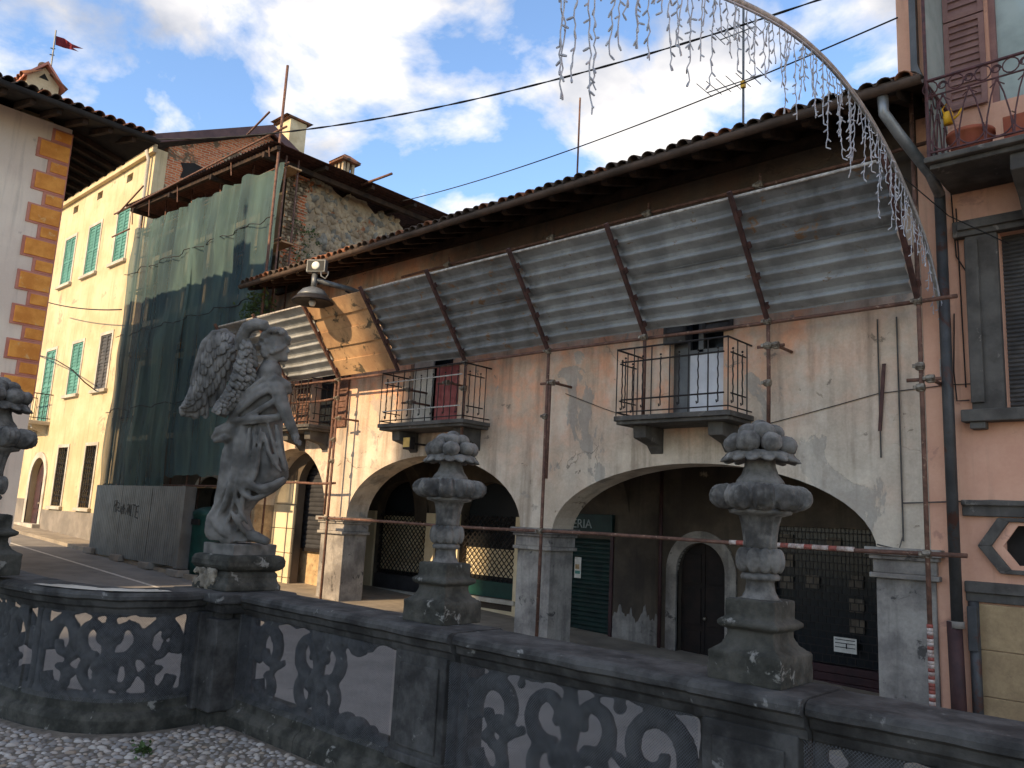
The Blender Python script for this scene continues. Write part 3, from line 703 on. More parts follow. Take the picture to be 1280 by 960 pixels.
# dark beam, wall plate and downpipe at the right end
o = M(); o.box(-17.8, -2.7, FY-.1, FY-.004, 6.9, 7.06); part('wall_plate', o, 'old_wood', H)
o = M(); o.tube([(-2.9, 9.3, 6.75), (-2.9, 9.32, 6.55), (-2.78, 9.5, 6.3), (-2.6, 10.0, 5.95), (-2.56, 10.22, 5.75)], .062, 12); part('downpipe_elbow', o, 'pipe_zinc', H, True)
o = M(); o.tube([(-2.57, 10.24, 5.8), (-2.57, 10.24, .75)], .062, 12); part('downpipe', o, 'pipe_grey', H, True)
o = M(); o.tube([(-2.6, 10.24, .75), (-2.58, 10.24, -.8)], .078, 12); part('downpipe_shoe', o, 'pipe_brown', H, True)
o = M(); o.tube([(-2.58, 10.24, .68), (-2.58, 10.24, .755)], .082, 12); part('pipe_collar', o, 'grey_plinth', H, True)
# rusted iron strap and thin conduits on the right of the facade
o = M(); o.obox((-3.35, FY-.02, 3.35), (.02, 0, .0), (0, .012, 0), (.035, 0, .42)); part('iron_strap', o, 'rust_dark', H)
for x, z0, z1 in ((-3.38, 2.6, 4.35), (-3.15, 1.6, 4.35)):
    o = M(); o.tube([(x, FY-.02, z0), (x, FY-.02, z1)], .011, 6); part('conduit', o, 'dark_trim', H)
for pts in ([(-3.45, 1.55), (-3.2, 1.5), (-3.15, 1.66), (-3.15, 2.05), (-2.2, 2.1), (-1.4, 2.08)],):
    o = M(); o.tube([(a, FY-.03, b) for a, b in pts], .009, 5); part('conduit', o, 'dark_trim', H)
o = M(); pts = [(-8.4, 3.75), (-7.6, 3.45), (-7.0, 3.25)]; o.tube([(a, FY-.012, b) for a, b in pts], .006, 4); part('wire', o, 'cable', H)
o = M(); pts = [(-5.0, 3.05), (-4.2, 3.22), (-3.4, 3.4), (-2.6, 3.45), (-2.3, 3.44)]; o.tube([(a, FY-.012, b) for a, b in pts], .006, 4); part('wire', o, 'cable', H)

# --- small things in and on the arcade
S_ = thing('shop_sign', 'dark green shop sign board with pale letters above the roller shutter', 'sign', (-9.6, BY, 1.45))
o = M(); o.box(-10.5, -9.02, BY-.1, BY-.006, 1.45, 1.82); part('board', o, 'shop_green', S_, bevel=.006)
def text_mesh(txt, size, depth=.004):
    c = bpy.data.curves.new('t', 'FONT'); c.body = txt; c.size = size; c.extrude = depth
    o = bpy.data.objects.new('t', c); COL.objects.link(o); me = bpy.data.meshes.new_from_object(o.evaluated_get(bpy.context.evaluated_depsgraph_get()))
    bpy.data.objects.remove(o); return me
me = text_mesh('ERIA', .24); o = meshpart('lettering', me, 'sign_letters', S_); o.location = (-9.97, BY-.106, 1.55); o.rotation_euler = (R(90), 0, 0)
pn = thing('poster', 'small white notice with a green band on the green roller shutter', 'poster', (-9.95, BY, .6))
o = M(); o.box(-10.02, -9.86, BY+.085, BY+.09, .58, .98); part('sheet', o, 'paper', pn)
o = M(); o.box(-10.0, -9.88, BY+.08, BY+.084, .66, .72); part('printed_band', o, 'shutter_green', pn)
o = M(); o.box(-10.0, -9.9, BY+.08, BY+.084, .75, .84); part('printed_picture', o, 'paper_tan', pn)
pn = thing('notice', 'white notice card fixed low on the dark shop grille', 'notice', (-4.77, BY, -.1))
o = M(); o.box(-4.94, -4.6, BY+.03, BY+.04, -.1, .12); part('sheet', o, 'paper', pn)
o = M()
for z in (.08, .03, -.03): o.box(-4.92, -4.62, BY+.026, BY+.029, z, z+.012)
o.box(-4.76, -4.74, BY+.026, BY+.029, -.04, .03); part('printed_lines', o, 'ink', pn)
pn = thing('flood_light', 'small amber-faced flood light under the middle balcony', 'lamp', (-12.0, FY, 2.9))
o = M(); o.box(-12.02, -11.8, FY-.42, FY-.30, 2.86, 3.1); part('housing', o, 'black_iron', pn, bevel=.01)
o = M(); o.box(-12.0, -11.82, FY-.43, FY-.421, 2.9, 3.08); part('lens', o, 'amber_glass', pn)
o = M(); o.tube([(-11.9, FY-.3, 2.98), (-11.85, FY-.02, 2.98), (-11.5, FY-.02, 2.94)], .02, 6); part('arm', o, 'black_iron', pn)
# ------------------------------------------------------------------ cream house (left, sunlit)
CH = thing('cream_house', 'sunlit cream yellow house with green shutters and an arched door', 'house', (-32, FY, sz(-32)))
WU = [(-34.0, -32.95), (-31.6, -30.5), (-28.98, -27.98)]
WL = [(-34.5, -33.3), (-31.6, -30.6), (-29.0, -28.08)]
WG = [(-31.55, -30.65), (-29.0, -28.1)]
AT = [(-33.75, -33.25), (-31.35, -30.85), (-28.7, -28.2)]
ops = [(a, b, 9.78, 11.66, 0) for a, b in WU]+[(a, b, 5.3, 7.2, 0) for a, b in WL[1:]]+[(-34.3, -33.3, 4.4, 7.2, 0)]
ops += [(a, b, 1.35, 3.4, 0) for a, b in WG]+[(a, b, 12.7, 13.0, 0) for a, b in AT]+[(-34.05, -32.6, -.2, 2.35, .72)]
m = M(); m.wall(PY(FY), -46, -26.5, -.5, 13.4, .4, ops); part('wall', m, 'cream_wall', CH)
m = M(); m.wall(PX(-26.5), FY+.401, 20, 7, 13.45, .4); 
part('side_wall', m, 'brick', CH)
o = M(); o.extr([(-26.503, FY+.402, 13.6), (-26.503, 14.4, 15.5), (-26.503, 20, 12.9), (-26.503, 20, 12.5), (-26.503, FY+.402, 12.5)], (-.3, 0, 0)); part('gable', o, 'brick', CH)
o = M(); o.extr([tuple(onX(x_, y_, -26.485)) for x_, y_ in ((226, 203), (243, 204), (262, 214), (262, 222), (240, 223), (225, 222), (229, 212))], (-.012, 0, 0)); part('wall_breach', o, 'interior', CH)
o = M(); o.box(-46, -34.05, FY-.03, FY-.004, -.5, 1.55); o.box(-32.6, -26.55, FY-.03, FY-.004, -.5, 1.2); part('plinth', o, 'grey_plinth', CH)
o = M(); o.box(-46, -26.4, FY-.16, FY-.004, 13.2, 13.42); o.box(-46, -26.4, FY-.3, FY-.004, 13.42, 13.55); part('cornice', o, 'cream_wall', CH, bevel=.02)
o = M(); o.tube([(-26.75, FY-.25, 13.4), (-26.72, FY-.12, 13.0), (-26.72, FY-.1, -.2)], .06, 8); part('downpipe', o, 'trim_stone', CH, True)
def roofslab(y0, z0, y1, z1, t=.18): return [(-26.2, y0, z0), (-26.2, y1, z1), (-26.2, y1, z1+t), (-26.2, y0, z0+t)]
o = M(); o.extr(roofslab(FY-.35, 13.5, 14.4, 15.62), (-20, 0, 0)); o.extr(roofslab(14.4, 15.62, 20.5, 12.5), (-20, 0, 0)); rf = part('roof', o, 'tile_dark', CH)
o = M(); o.extr([(-26.18, FY-.35, 13.36), (-26.18, 14.4, 15.5), (-26.18, 14.4, 15.82), (-26.18, FY-.35, 13.68)], (-.12, 0, 0)); o.extr([(-26.18, 14.4, 15.5), (-26.18, 20.5, 12.4), (-26.18, 20.5, 12.72), (-26.18, 14.4, 15.82)], (-.12, 0, 0)); part('verge_board', o, 'brown_fascia', rf)
def window(a, b, z0, z1, kind, parent):
    o = M(); o.box(a, b, FY+.22, FY+.25, z0, z1); W = part('window', o, 'dark_glass', parent)
    o = M(); f = .11
    o.box(a-f, a, FY-.025, FY-.004, z0, z1+f); o.box(b, b+f, FY-.025, FY-.004, z0, z1+f); o.box(a, b, FY-.025, FY-.004, z1, z1+f); part('surround', o, 'trim_stone', W)
    o = M(); o.box(a-.2, b+.2, FY-.12, FY-.004, z0-.12, z0-.01); part('sill', o, 'trim_stone', W, bevel=.01)
    if kind == 'grille':
        o = M(); n = 5
        for k in range(n+1): x = a+(b-a)*k/n; o.tube([(x, FY+.02, z0), (x, FY+.02, z1)], .013, 4, False)
        for k in range(12):
            z = z0+(z1-z0)*k/11; o.tube([(a+(b-a)*j/20, FY+.02, z+.05*math.sin(j*1.57+k)) for j in range(21)], .011, 4, False)
        part('grille', o, 'black_iron', W)
        return
    mid = (a+b)/2
    for p, q in ((a, mid-.006), (mid+.006, b)): 
        s_ = louvre(p, q, z0, z1, FY+.045, kind, parent, 14, .06)
for a, b in WU: window(a, b, 9.78, 11.66, 'shutter_green', CH)
window(*WL[1], 5.3, 7.2, 'shutter_green', CH); window(*WL[2], 5.3, 7.2, 'shutter_dark', CH)
window(-34.3, -33.3, 4.4, 7.2, 'shutter_green', CH)
for a, b in WG: window(a, b, 1.35, 3.4, 'grille', CH)
o = M()
for a, b in AT: o.box(a, b, FY+.2, FY+.22, 12.7, 13.0)
part('attic_opening', o, 'dark_trim', CH)
o = M(); o.box(-34.7, -32.9, FY-.75, FY, 4.26, 4.4); cb_ = part('balcony', o, 'trim_stone', CH, bevel=.02)
for xx in (-34.4, -33.3):
    o = M(); o.extr([(xx, FY, 4.26), (xx, FY-.55, 4.26), (xx, FY-.5, 4.12), (xx, FY, 3.95)], (.18, 0, 0)); part('bracket', o, 'trim_stone', cb_)
pts = [(-34.65, FY), (-34.65, FY-.7), (-32.95, FY-.7), (-32.95, FY)]
o = M(); o.tube([(a, b, 5.4) for a, b in pts], .02, 6); o.tube([(a, b, 4.5) for a, b in pts], .015, 6); part('rail', o, 'black_iron', cb_)
bal = None
for (xa, ya, xb, yb, n) in ((-34.65, FY, -34.65, FY-.7, 5), (-34.65, FY-.7, -32.95, FY-.7, 13), (-32.95, FY-.7, -32.95, FY, 5)):
    for k in range(n):
        t = k/n
        if bal is None:
            o = M(); o.tube([(xa, ya, 4.4), (xa, ya, 5.4)], .012, 5, False); bal = part('baluster', o, 'black_iron', cb_); bx0 = (xa, ya)
        else:
            c = clone(bal, cb_); c.location = (xa+(xb-xa)*t-bx0[0], ya+(yb-ya)*t-bx0[1], 0)
o = M(); o.box(-34.05, -32.6, FY+.2, FY+.26, -.2, 3.07)
for s in (0, 1):
    for z0, z1 in ((.6, 1.1), (1.2, 2.2)): o.box(-33.95+.72*s, -33.4+.72*s, FY+.17, FY+.2, z0, z1)
dr = part('arched_door', o, 'pipe_brown', CH)
o = M(); o.ell((-33.25, FY+.14, 1.4), .05); part('door_handle', o, 'clamp_metal', dr)
o = M(); n = 18; c = -33.325; hw = .725
for i in range(n):
    a, b = math.pi*i/n, math.pi*(i+1)/n
    q = lambda t, k: (c+(hw+k)*math.cos(t), FY-.05, 2.35+(.72+k)*math.sin(t))
    o.extr([q(a, 0), q(b, 0), q(b, .22), q(a, .22)], (0, .046, 0))
for x0, x1 in ((c-hw-.22, c-hw), (c+hw, c+hw+.22)): o.box(x0, x1, FY-.05, FY-.004, -.2, 2.35)
part('door_surround', o, 'trim_stone', CH)
o = M(); o.box(-34.3, -32.3, FY-.3, FY, sz(-33)-.05, sz(-33)+.22); part('door_step', o, 'trim_stone', CH, bevel=.02)

# chimneys on the far roofs
def chimney(label, x0, x1, y0, y1, z0, z1, material, holes):
    t = thing('chimney', label, 'chimney', ((x0+x1)/2, (y0+y1)/2, z0))
    o = M(); o.box(x0, x1, y0, y1, z0, z1); part('stack', o, material, t, bevel=.02)
    e = .1
    if holes:
        for (xa, ya) in ((x0+.04, y0+.04), (x0+.04, y1-.14), (x1-.14, y0+.04), (x1-.14, y1-.14), ((x0+x1)/2-.05, y0+.04), (x1-.14, (y0+y1)/2-.08)):
            o = M(); o.box(xa, xa+.1, ya, ya+.1, z1, z1+.42); part('vent_post', o, material, t)
        o = M(); o.box(x0+.15, x1-.15, y0+.15, y1-.15, z1, z1+.42); part('vent_core', o, 'interior', t)
        zt = z1+.42
    else: zt = z1
    o = M(); o.box(x0-e, x1+e, y0-e, y1+e, zt, zt+.08); part('cap_slab', o, 'tile', t, bevel=.01)
    o = M(); cx, cy = (x0+x1)/2, (y0+y1)/2
    o.sq([((x1-x0)/2+.1, zt+.08), (.12, zt+.32)], (cx, cy, 0)); part('cap', o, 'tile', t)
chimney('tall plain cream chimney behind the netted scaffold', -28.4, -27.35, 15.75, 16.5, 13.4, 17.05, 'chimney_plaster', False)
chimney('small brick chimney with slotted vents on the sheet metal roof', -22.55, -21.95, 14.75, 15.3, 10.6, 12.95, 'rubble', True)

# ------------------------------------------------------------------ ruined house behind the netting
RH = thing('ruined_house', 'half ruined rubble and brick house under a temporary sheet roof', 'house', (-22, FY, sz(-22)))
ops = [(-25.4, -24.2, 7.2, 9.2, 0), (-23.0, -21.8, 7.2, 9.2, 0), (-20.4, -19.2, 7.2, 9.2, 0), (-25.4, -24.2, 3.6, 5.8, 0), (-23.0, -21.8, 3.6, 5.8, 0), (-20.4, -19.2, 3.6, 5.8, 0),
       (-20.95, -19.35, -1, 1.75, .62), (-24.5, -22.6, -1, 1.75, .62)]
m = M(); m.wall(PY(FY), -26.48, -18.07, -1.2, 10.1, .45, ops); part('wall', m, 'back_plaster', RH)
for (a, b, z0, z1, r_) in ops[:6]:
    o = M(); o.box(a, b, FY+.3, FY+.33, z0, z1); W = part('window', o, 'dark_glass', RH)
    o = M(); f = .16
    o.box(a-f, a, FY-.05, FY-.004, z0, z1+f); o.box(b, b+f, FY-.05, FY-.004, z0, z1+f); o.box(a, b, FY-.05, FY-.004, z1, z1+f); o.box(a-.22, b+.22, FY-.1, FY-.004, z0-.15, z0); part('surround', o, 'cream_paint', W)
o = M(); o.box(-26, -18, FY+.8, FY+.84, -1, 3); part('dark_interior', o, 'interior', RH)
o = M()
for k in range(13):
    a, b = math.pi*k/13, math.pi*(k+1)/13
    q = lambda t, kk: (-20.15+(.8+kk)*math.cos(t), FY-.04, 1.75+(.62+kk)*math.sin(t))
    o.extr([q(a, 0), q(b, 0), q(b, .16), q(a, .16)], (0, .036, 0))
part('arch_surround', o, 'trim_stone', RH)
# rubble gable facing the arcade roof: core plus loose stones and a brick corner
def gz(y): return 10.32-.06*max(0, y-11)-.35*max(0, y-13.2)*.4+.10*math.sin(y*5.1)+.07*math.sin(y*11.3)
ys = [FY+.0+.22*i for i in range(21)]
o = M(); A_ = [(-17.93, y, 6.2) for y in ys]; B_ = [(-17.93, y, gz(y)) for y in ys]; o.strip(A_, B_)
o.strip(B_, [(-18.5, y, gz(y)-.05) for y in ys]); o.strip([(-18.5, y, 6.2) for y in ys], [(-18.5, y, gz(y)-.05) for y in ys]); part('gable_wall', o, 'rubble', RH)
rs = random.Random(3)
ICO = []
def stone(m, c, s, rng, nx=None):
    """irregular cobble, 8x5"""
    n, k = 7, 4; vs = []; c = Vector(c)
    ph = [rng.uniform(.8, 1.2) for _ in range(n)]
    ax = Matrix.Rotation(rng.uniform(0, 6.3), 3, 'X') @ Matrix.Rotation(rng.uniform(-.5, .5), 3, 'Y')
    for i in range(k+1):
        a = -math.pi/2+math.pi*i/k
        for j in range(n):
            q = 2*math.pi*j/n; rr = ph[j]
            vs.append(c+ax @ Vector((s[0]*math.cos(a)*math.cos(q)*rr, s[1]*math.cos(a)*math.sin(q)*rr, s[2]*math.sin(a))))
    m.add(vs, [(i*n+j, i*n+(j+1) % n, (i+1)*n+(j+1) % n, (i+1)*n+j) for i in range(k) for j in range(n)])
o1, o2 = M(), M()
for k in range(760):
    y = rs.uniform(FY+.45, 14.6); z = rs.uniform(6.6, gz(y)-.02); s = rs.uniform(.05, .13)
    stone(o1 if rs.random() < .6 else o2, (-17.94, y, z), (s*.55, s*1.2, s*.8), rs)
part('rubble_stones', o1, 'rubble', RH, True, fix=False, kind='stuff'); part('rubble_stones', o2, 'rubble_grey', RH, True, fix=False, kind='stuff')
o = M()
for r_ in range(46):
    for j in range(3):
        y = FY+.012+.19*j+(.09 if r_ % 2 else 0); z = 6.7+r_*.078
        o.box(-17.93, -17.88-rs.uniform(0, .03), y, y+.175, z, z+.065)
part('brick_corner', o, 'brick', RH, kind='stuff')
# temporary corrugated roof
def corr(m, P, u0, u1, pitch, amp, v0, v1):
    """corrugation along u; P(u, v, h)"""
    n = int((u1-u0)/pitch*6); A_, B_ = [], []
    for i in range(n+1):
        u = u0+(u1-u0)*i/n; h = amp*math.sin(2*math.pi*u/pitch); A_.append(P(u, v0, h)); B_.append(P(u, v1, h))
    m.strip(A_, B_)
o = M(); P_ = lambda u, v, h: (u, v, 10.42-.045*(u+17)+h+.02*math.sin(v*2))
corr(o, P_, -25.7, -16.95, .15, .022, 9.35, 15.6); rf = part('temporary_roof', o, 'rust_dark', RH, True)
for yy in (9.5, 10.9, 12.4, 13.9, 15.3):
    o = M(); o.extr([(-25.6, yy, 10.36+.387), (-17.0, yy, 10.36), (-17.0, yy, 10.26), (-25.6, yy, 10.26+.387)], (0, .1, 0)); part('purlin', o, 'old_wood', rf)
for xx in (-25.2, -22.7, -20.2, -17.5):
    o = M(); o.extr([(xx, 9.4, 10.12-.045*(xx+17)), (xx, 15.5, 10.12-.045*(xx+17)), (xx, 15.5, 10.25-.045*(xx+17)), (xx, 9.4, 10.25-.045*(xx+17))], (.1, 0, 0)); part('rafter', o, 'old_wood', rf)

# ------------------------------------------------------------------ netted scaffold
NS = thing('netted_scaffold', 'tall scaffold wrapped in sagging dark green debris netting', 'scaffold', (-21.5, 9.75, sz(-21.5)))
NYY = 9.75
def netpt(u, v, x0, x1, z0, z1, seed):
    x = x0+(x1-x0)*u; z = z0+(z1-z0)*v
    f = .13*noise.noise(Vector((x*1.9, z*.16, seed)))+.09*noise.noise(Vector((x*4.3, z*.25, seed+5)))+.03*noise.noise(Vector((x*1.2, z*1.1, seed+9)))
    belly = -.05*math.sin(math.pi*v*3)**2
    sag = (-.05-.3*max(0, noise.noise(Vector((x*.7, seed, 0)))))*math.sin(math.pi*((u*3+.2*math.sin(x)) % 1))*max(0, v-.9)/.1
    return (x, NYY+f+belly, z+sag+(.12*noise.noise(Vector((x*2.3, 0, seed))) if v < .05 else 0))
for (x0, x1, z0, z1, sd_) in ((-25.72, -21.3, 2.0, 10.18, 1.0), (-21.38, -17.12, 2.35, 10.1, 7.0)):
    o = M(); nu, nv = 90, 60; vs = [netpt(i/nu, j/nv, x0, x1, z0, z1, sd_) for j in range(nv+1) for i in range(nu+1)]
    o.add(vs, [(j*(nu+1)+i, j*(nu+1)+i+1, (j+1)*(nu+1)+i+1, (j+1)*(nu+1)+i) for j in range(nv) for i in range(nu)])
    part('debris_net', o, 'scaffold_net', NS, True, fix=False)
for zz in (4.3, 6.6, 8.6):
    o = M(); o.tube([(-25.75+8.65*i/40, 9.64+.05*math.sin(i*1.9), zz+.05*math.sin(i*.9+zz)) for i in range(41)], .012, 5); part('tie_rope', o, 'cable', NS)
pole = None
for x in (-25.6, -23.9, -22.2, -20.5, -18.8, -17.2):
    for y in (9.9, 10.25):
        zt = 10.9 if x < -17.5 else 10.3
        o = M(); o.tube([(x, y, sz(x)), (x, y, zt)], .025, 8); part('pole', o, 'rust', NS, True)
o = M(); o.tube([(-17.08, 9.6, 2.4), (-17.08, 9.6, 12.55)], .035, 8); part('pole', o, 'rust', NS, True, label='tall rusty pole rising above the netting')
for z in (2.1, 4.1, 6.1, 8.1, 10.05):
    o = M(); o.tube([(-25.75, 9.86, z), (-17.0, 9.86, z)], .024, 8); part('ledger', o, 'rust', NS, True)
    o = M(); o.box(-25.6, -17.1, 9.95, 10.3, z-.05, z-.01); part('walkway_board', o, 'board', NS)
for pts in ([(-26.6, 9.4, 10.75), (-16.3, 9.3, 10.55)], [(-25.9, 9.25, 10.55), (-24.3, 9.3, 11.1)], [(-18.4, 9.4, 11.0), (-17.0, 9.2, 11.1)], [(-26.8, 9.5, 10.05), (-25.2, 9.4, 9.95)]):
    o = M(); o.tube(pts, .026, 8); part('ledger', o, 'rust', NS, True)
for k in (0, 1, 3, 6, 8):
    x = -25.3+k*1.02+.2*math.sin(k*2.1); o = M(); o.tube([(x, 9.5, 10.15), (x, 9.45, 10.72-.03*k)], .018, 6); part('post', o, 'rust', NS)
o = M(); o.tube([onX(452, 231, -17.2), onX(490, 217, -16.2)], .035, 8); part('pole', o, 'rust', NS, True)

# ------------------------------------------------------------------ hoarding, bin
FE = thing('site_hoarding', 'grey ribbed sheet metal hoarding with black scrawled graffiti', 'hoarding', (-21.9, 9.3, .1))
nsh = 6; xa, xb = -24.75, -19.22
for k in range(nsh):
    o = M(); x0 = xa+(xb-xa)*k/nsh; x1 = xa+(xb-xa)*(k+1)/nsh
    pts = []
    for j in range(8):
        u = x0+(x1-x0)*j/8; d = (x1-x0)/8; pts += [(u, 0), (u+d*.5, 0), (u+d*.62, -.006), (u+d*.88, -.006)]
    pts.append((x1, 0))
    o.strip([(x, 9.3+h-.004*(k % 2), .13) for x, h in pts], [(x, 9.3+h-.004*(k % 2), 2.05) for x, h in pts]); part('sheet', o, 'zinc_dark', FE)
o = M(); o.box(xb-.02, xb+.12, 9.22, 9.5, .1, 2.05); o.box(xb-.14, xb-.03, 9.25, 9.28, .1, 2.06); part('end_post', o, 'zinc_dark', FE)
for x in (-24.6, -22.7, -20.9, -19.3):
    o = M(); o.tube([(x, 9.36, sz(x)), (x, 9.36, 2.0)], .03, 6); part('post', o, 'rust_dark', FE)
    o = M(); o.box(x-.3, x+.3, 9.2, 9.75, sz(x), sz(x)+.12+.05); part('foot_block', o, 'grey_plinth', FE, bevel=.02)
GL = [[(0, .0), (.0, .3), (.12, .32), (.16, .24), (.02, .16)], [(.2, .02), (.2, .33)], [(.26, .28), (.46, .26), (.3, .08), (.5, .07)], [(.28, .16), (.44, .15)],
      [(.55, .05), (.56, .2), (.64, .2), (.6, .1), (.68, .02)], [(.72, .0), (.78, .28), (.84, .02)], [(.68, .14), (.9, .16)],
      [(1.0, .02), (1.12, .2), (1.16, .3), (1.06, .26)], [(1.16, .02), (1.22, .28), (1.28, .02)], [(1.17, .12), (1.27, .13)], [(1.34, .3), (1.34, .02), (1.44, .02)],
      [(1.48, .3), (1.68, .3)], [(1.57, .3), (1.57, .0)], [(1.95, .3), (1.76, .28), (1.75, .0), (1.95, .0)], [(1.75, .15), (1.9, .15)]]
o = M()
for st in GL:
    P3 = [(-23.35+a*.82, 9.284, 1.3+b*1.05-.05*a) for a, b in st]; o.tube(P3, .017, 4, True, .25, (0, 1, 0))
part('graffiti', o, 'ink', FE)
BN = thing('waste_container', 'dark green cylindrical waste container beside the hoarding end', 'bin', (-19.0, 9.9, sz(-19)))
o = M(); o.lathe([(.40, sz(-19)+.1), (.42, .3), (.43, 1.35), (.45, 1.37), (.45, 1.45), (.40, 1.5), (.2, 1.58), (.0, 1.6)], (-19.0, 9.9, 0), 20); part('body', o, 'green_plastic', BN, True)
o = M(); o.box(-19.25, -18.75, 9.45, 9.5, 1.15, 1.28); part('slot', o, 'ink', BN)
for (x, y) in ((-19.25, 9.7), (-18.75, 9.7), (-19.25, 10.1), (-18.75, 10.1)):
    o = M(); o.tube([(x, y, sz(-19)), (x, y, sz(-19)+.14)], .04, 6); part('foot', o, 'black_iron', BN)

# ------------------------------------------------------------------ white house with painted quoins (far left)
WH = thing('white_house', 'white house with orange and pink corner quoins and wide dark eaves', 'house', (-21, 3, sz(-21)))
WX, WY = -17.93, 5.28
m = M(); m.wall(PX(WX), 1.2, WY, -1.2, 9.3, .4); m.wall(PY(WY-.4), -26.6, WX-.401, -1.2, 9.3, .4); m.wall(PY(1.2), -26.6, WX-.401, -1.2, 9.3, .4); m.wall(PX(-26.2), 1.601, WY-.401, -1.2, 9.3, .4); part('wall', m, 'white_wall', WH)
for k in range(26):
    lg = k % 2 == 0; z0 = .75+.352*k+(.0 if lg else .06); h = .41 if lg else .29; L = .61 if lg else .37
    if z0+h > 9.2: break
    if z0 < 3.3: continue
    o = M(); o.box(WX-.3, WX+.028, WY-L, WY+.028, z0, z0+h); q = part('quoin_block', o, 'quoin_pink', WH, bevel=.006)
    o = M(); o.box(WX+.028, WX+.05, WY-L+.055, WY-.0, z0+.04, z0+h-.04); part('quoin_face', o, 'quoin_orange', q, bevel=.006)
ex, ey, ey0, exl, ez, ps = -16.72, 6.53, .1, -27.4, 9.13, .27
o = M(); ym = (ey+ey0)/2; hr = (ey-ym)*ps; xr = ex-(ey-ym); xl = exl+(ey-ym)
V = [(ex, ey0, ez), (ex, ey, ez), (exl, ey, ez), (exl, ey0, ez), (xr, ym, ez+hr), (xl, ym, ez+hr)]
o.add(V, [(0, 1, 4), (1, 2, 5, 4), (2, 3, 5), (3, 0, 4, 5)]); o.add([(a, b, c+.14) for a, b, c in V], [(0, 1, 4), (1, 2, 5, 4), (2, 3, 5), (3, 0, 4, 5)])
for i in range(4):
    a, b = V[i], V[(i+1) % 4]; o.add([a, b, (b[0], b[1], b[2]+.14), (a[0], a[1], a[2]+.14)], [(0, 1, 2, 3)])
rf = part('roof', o, 'soffit_black', WH)
y = .3
while y < ey-.1:
    o = M(); o.extr([(ex-.02, y, ez-.002), (WX+.05, y, ez+.29), (WX+.05, y, ez+.16), (ex-.05, y, ez-.10)], (0, .09, 0)); part('rafter', o, 'old_wood', rf); y += .48
for k in range(12):
    x = WX-.3-.5*k; o = M(); o.extr([(x, ey-.02, ez-.002), (x, WY+.05, ez+.29), (x, WY+.05, ez+.16), (x, ey-.05, ez-.10)], (.09, 0, 0)); part('rafter', o, 'old_wood', rf)
o = M(); ga = [(ex+.06+.07*math.cos(math.pi+math.pi*i/8), ez+.05+.07*math.sin(math.pi+math.pi*i/8)) for i in range(9)]
o.strip([(a, .1, b) for a, b in ga], [(a, ey+.05, b) for a, b in ga]); part('gutter', o, 'soffit_black', rf, True)
y = .25; k = 0
while y < ey:
    for row in range(2):
        link('roof_tile', TILE if random.random() < (.2 if y < 5.0 else .9) else TILED, rf, (ex+.04-.33*row, y+random.uniform(-.015, .015), ez+.16+.09*row), (math.atan(ps)+random.uniform(-.05, .05), 0, R(90)+random.uniform(-.05, .05)))
    y += .205
o = M(); rows = 24
for r_ in range(2, rows):
    yy = -4
    for k in range(32):
        yv = .2+.205*k; xx = ex+.02-.36*r_
        if abs(yv-ym) > (ey-ym)-(ex-xx)-.1: continue
        q = [(.09*math.cos(math.pi*i/4), .085*math.sin(math.pi*i/4)) for i in range(5)]; zz = ez+.15+(ex-xx)*ps
        o.strip([(xx+.22, yv+a, zz-.06+b) for a, b in q], [(xx-.22, yv+a, zz+.06+b) for a, b in q])
part('roof_tiles', o, 'tile', rf, True, fix=False, kind='stuff')
# dovecote-like chimney turret and pennant
DV = thing('roof_turret', 'small cream gabled chimney turret with triangular vents on the white house roof', 'chimney', (-18.6, 4.72, 9.6))
o = M(); x0, x1, y0, y1 = -19.05, -18.42, 4.42, 5.04; zb, zt, za = 9.4, 10.35, 10.66
poly = [(x1, y0, zb), (x1, y1, zb), (x1, y1, zt), (x1, (y0+y1)/2, za), (x1, y0, zt)]; o.extr(poly, (x0-x1, 0, 0)); part('body', o, 'chimney_plaster', DV)
for yc, z0, h, w_ in ((4.73, 9.96, .24, .11), (4.73, 10.39, .13, .1)):
    o = M(); o.extr([(x1+.004, yc-w_, z0), (x1+.004, yc+w_, z0), (x1+.004, yc, z0+h)], (-.02, 0, 0)); part('vent', o, 'interior', DV)
for s in (-1, 1):
    ya = 4.73+s*.4; o = M(); o.extr([(x1+.14, 4.73, za+.03), (x1+.14, ya, zt-.1), (x1+.14, ya, zt-.04), (x1+.14, 4.73, za+.1)], (x0-x1-.28, 0, 0)); part('roof_slope', o, 'quoin_pink', DV)
    for k in range(4):
        xx = x1+.06-.2*k; link('roof_tile', TILE, DV, (xx, 4.73+s*.42, zt-.08), (R(35), 0, 0 if s < 0 else R(180)))
o = M(); o.ell((x1-.2, 4.73, za+.1), .1, .1, .09); part('ridge_cap', o, 'tile_dark', DV, True)
FL = thing('pennant', 'dark red swallow-tailed pennant on a thin pole above the turret', 'flag', (-18.6, 4.73, 10.7))
p0 = tuple(onX(62, 96, -18.6)); ptop = onX(70, 38, -18.6)
o = M(); o.tube([p0, tuple(ptop)], .018, 6); part('pole', o, 'lamp_grey', FL)
o = M()
for (px_, py_, rr) in ((66, 60, .03), (65, 68, .03)): o.tube([tuple(onX(px_-3, py_, -18.6)), tuple(onX(px_+3, py_+1, -18.6))], .012, 5)
part('cross_bars', o, 'lamp_grey', FL)
o = M(); tp = [onX(70, 45, -18.6), onX(80, 48, -18.66), onX(90, 55, -18.55), onX(104, 61, -18.66)]; bt = [onX(69, 56, -18.6), onX(80, 60, -18.66), onX(89, 62, -18.55), onX(98, 64.5, -18.66)]
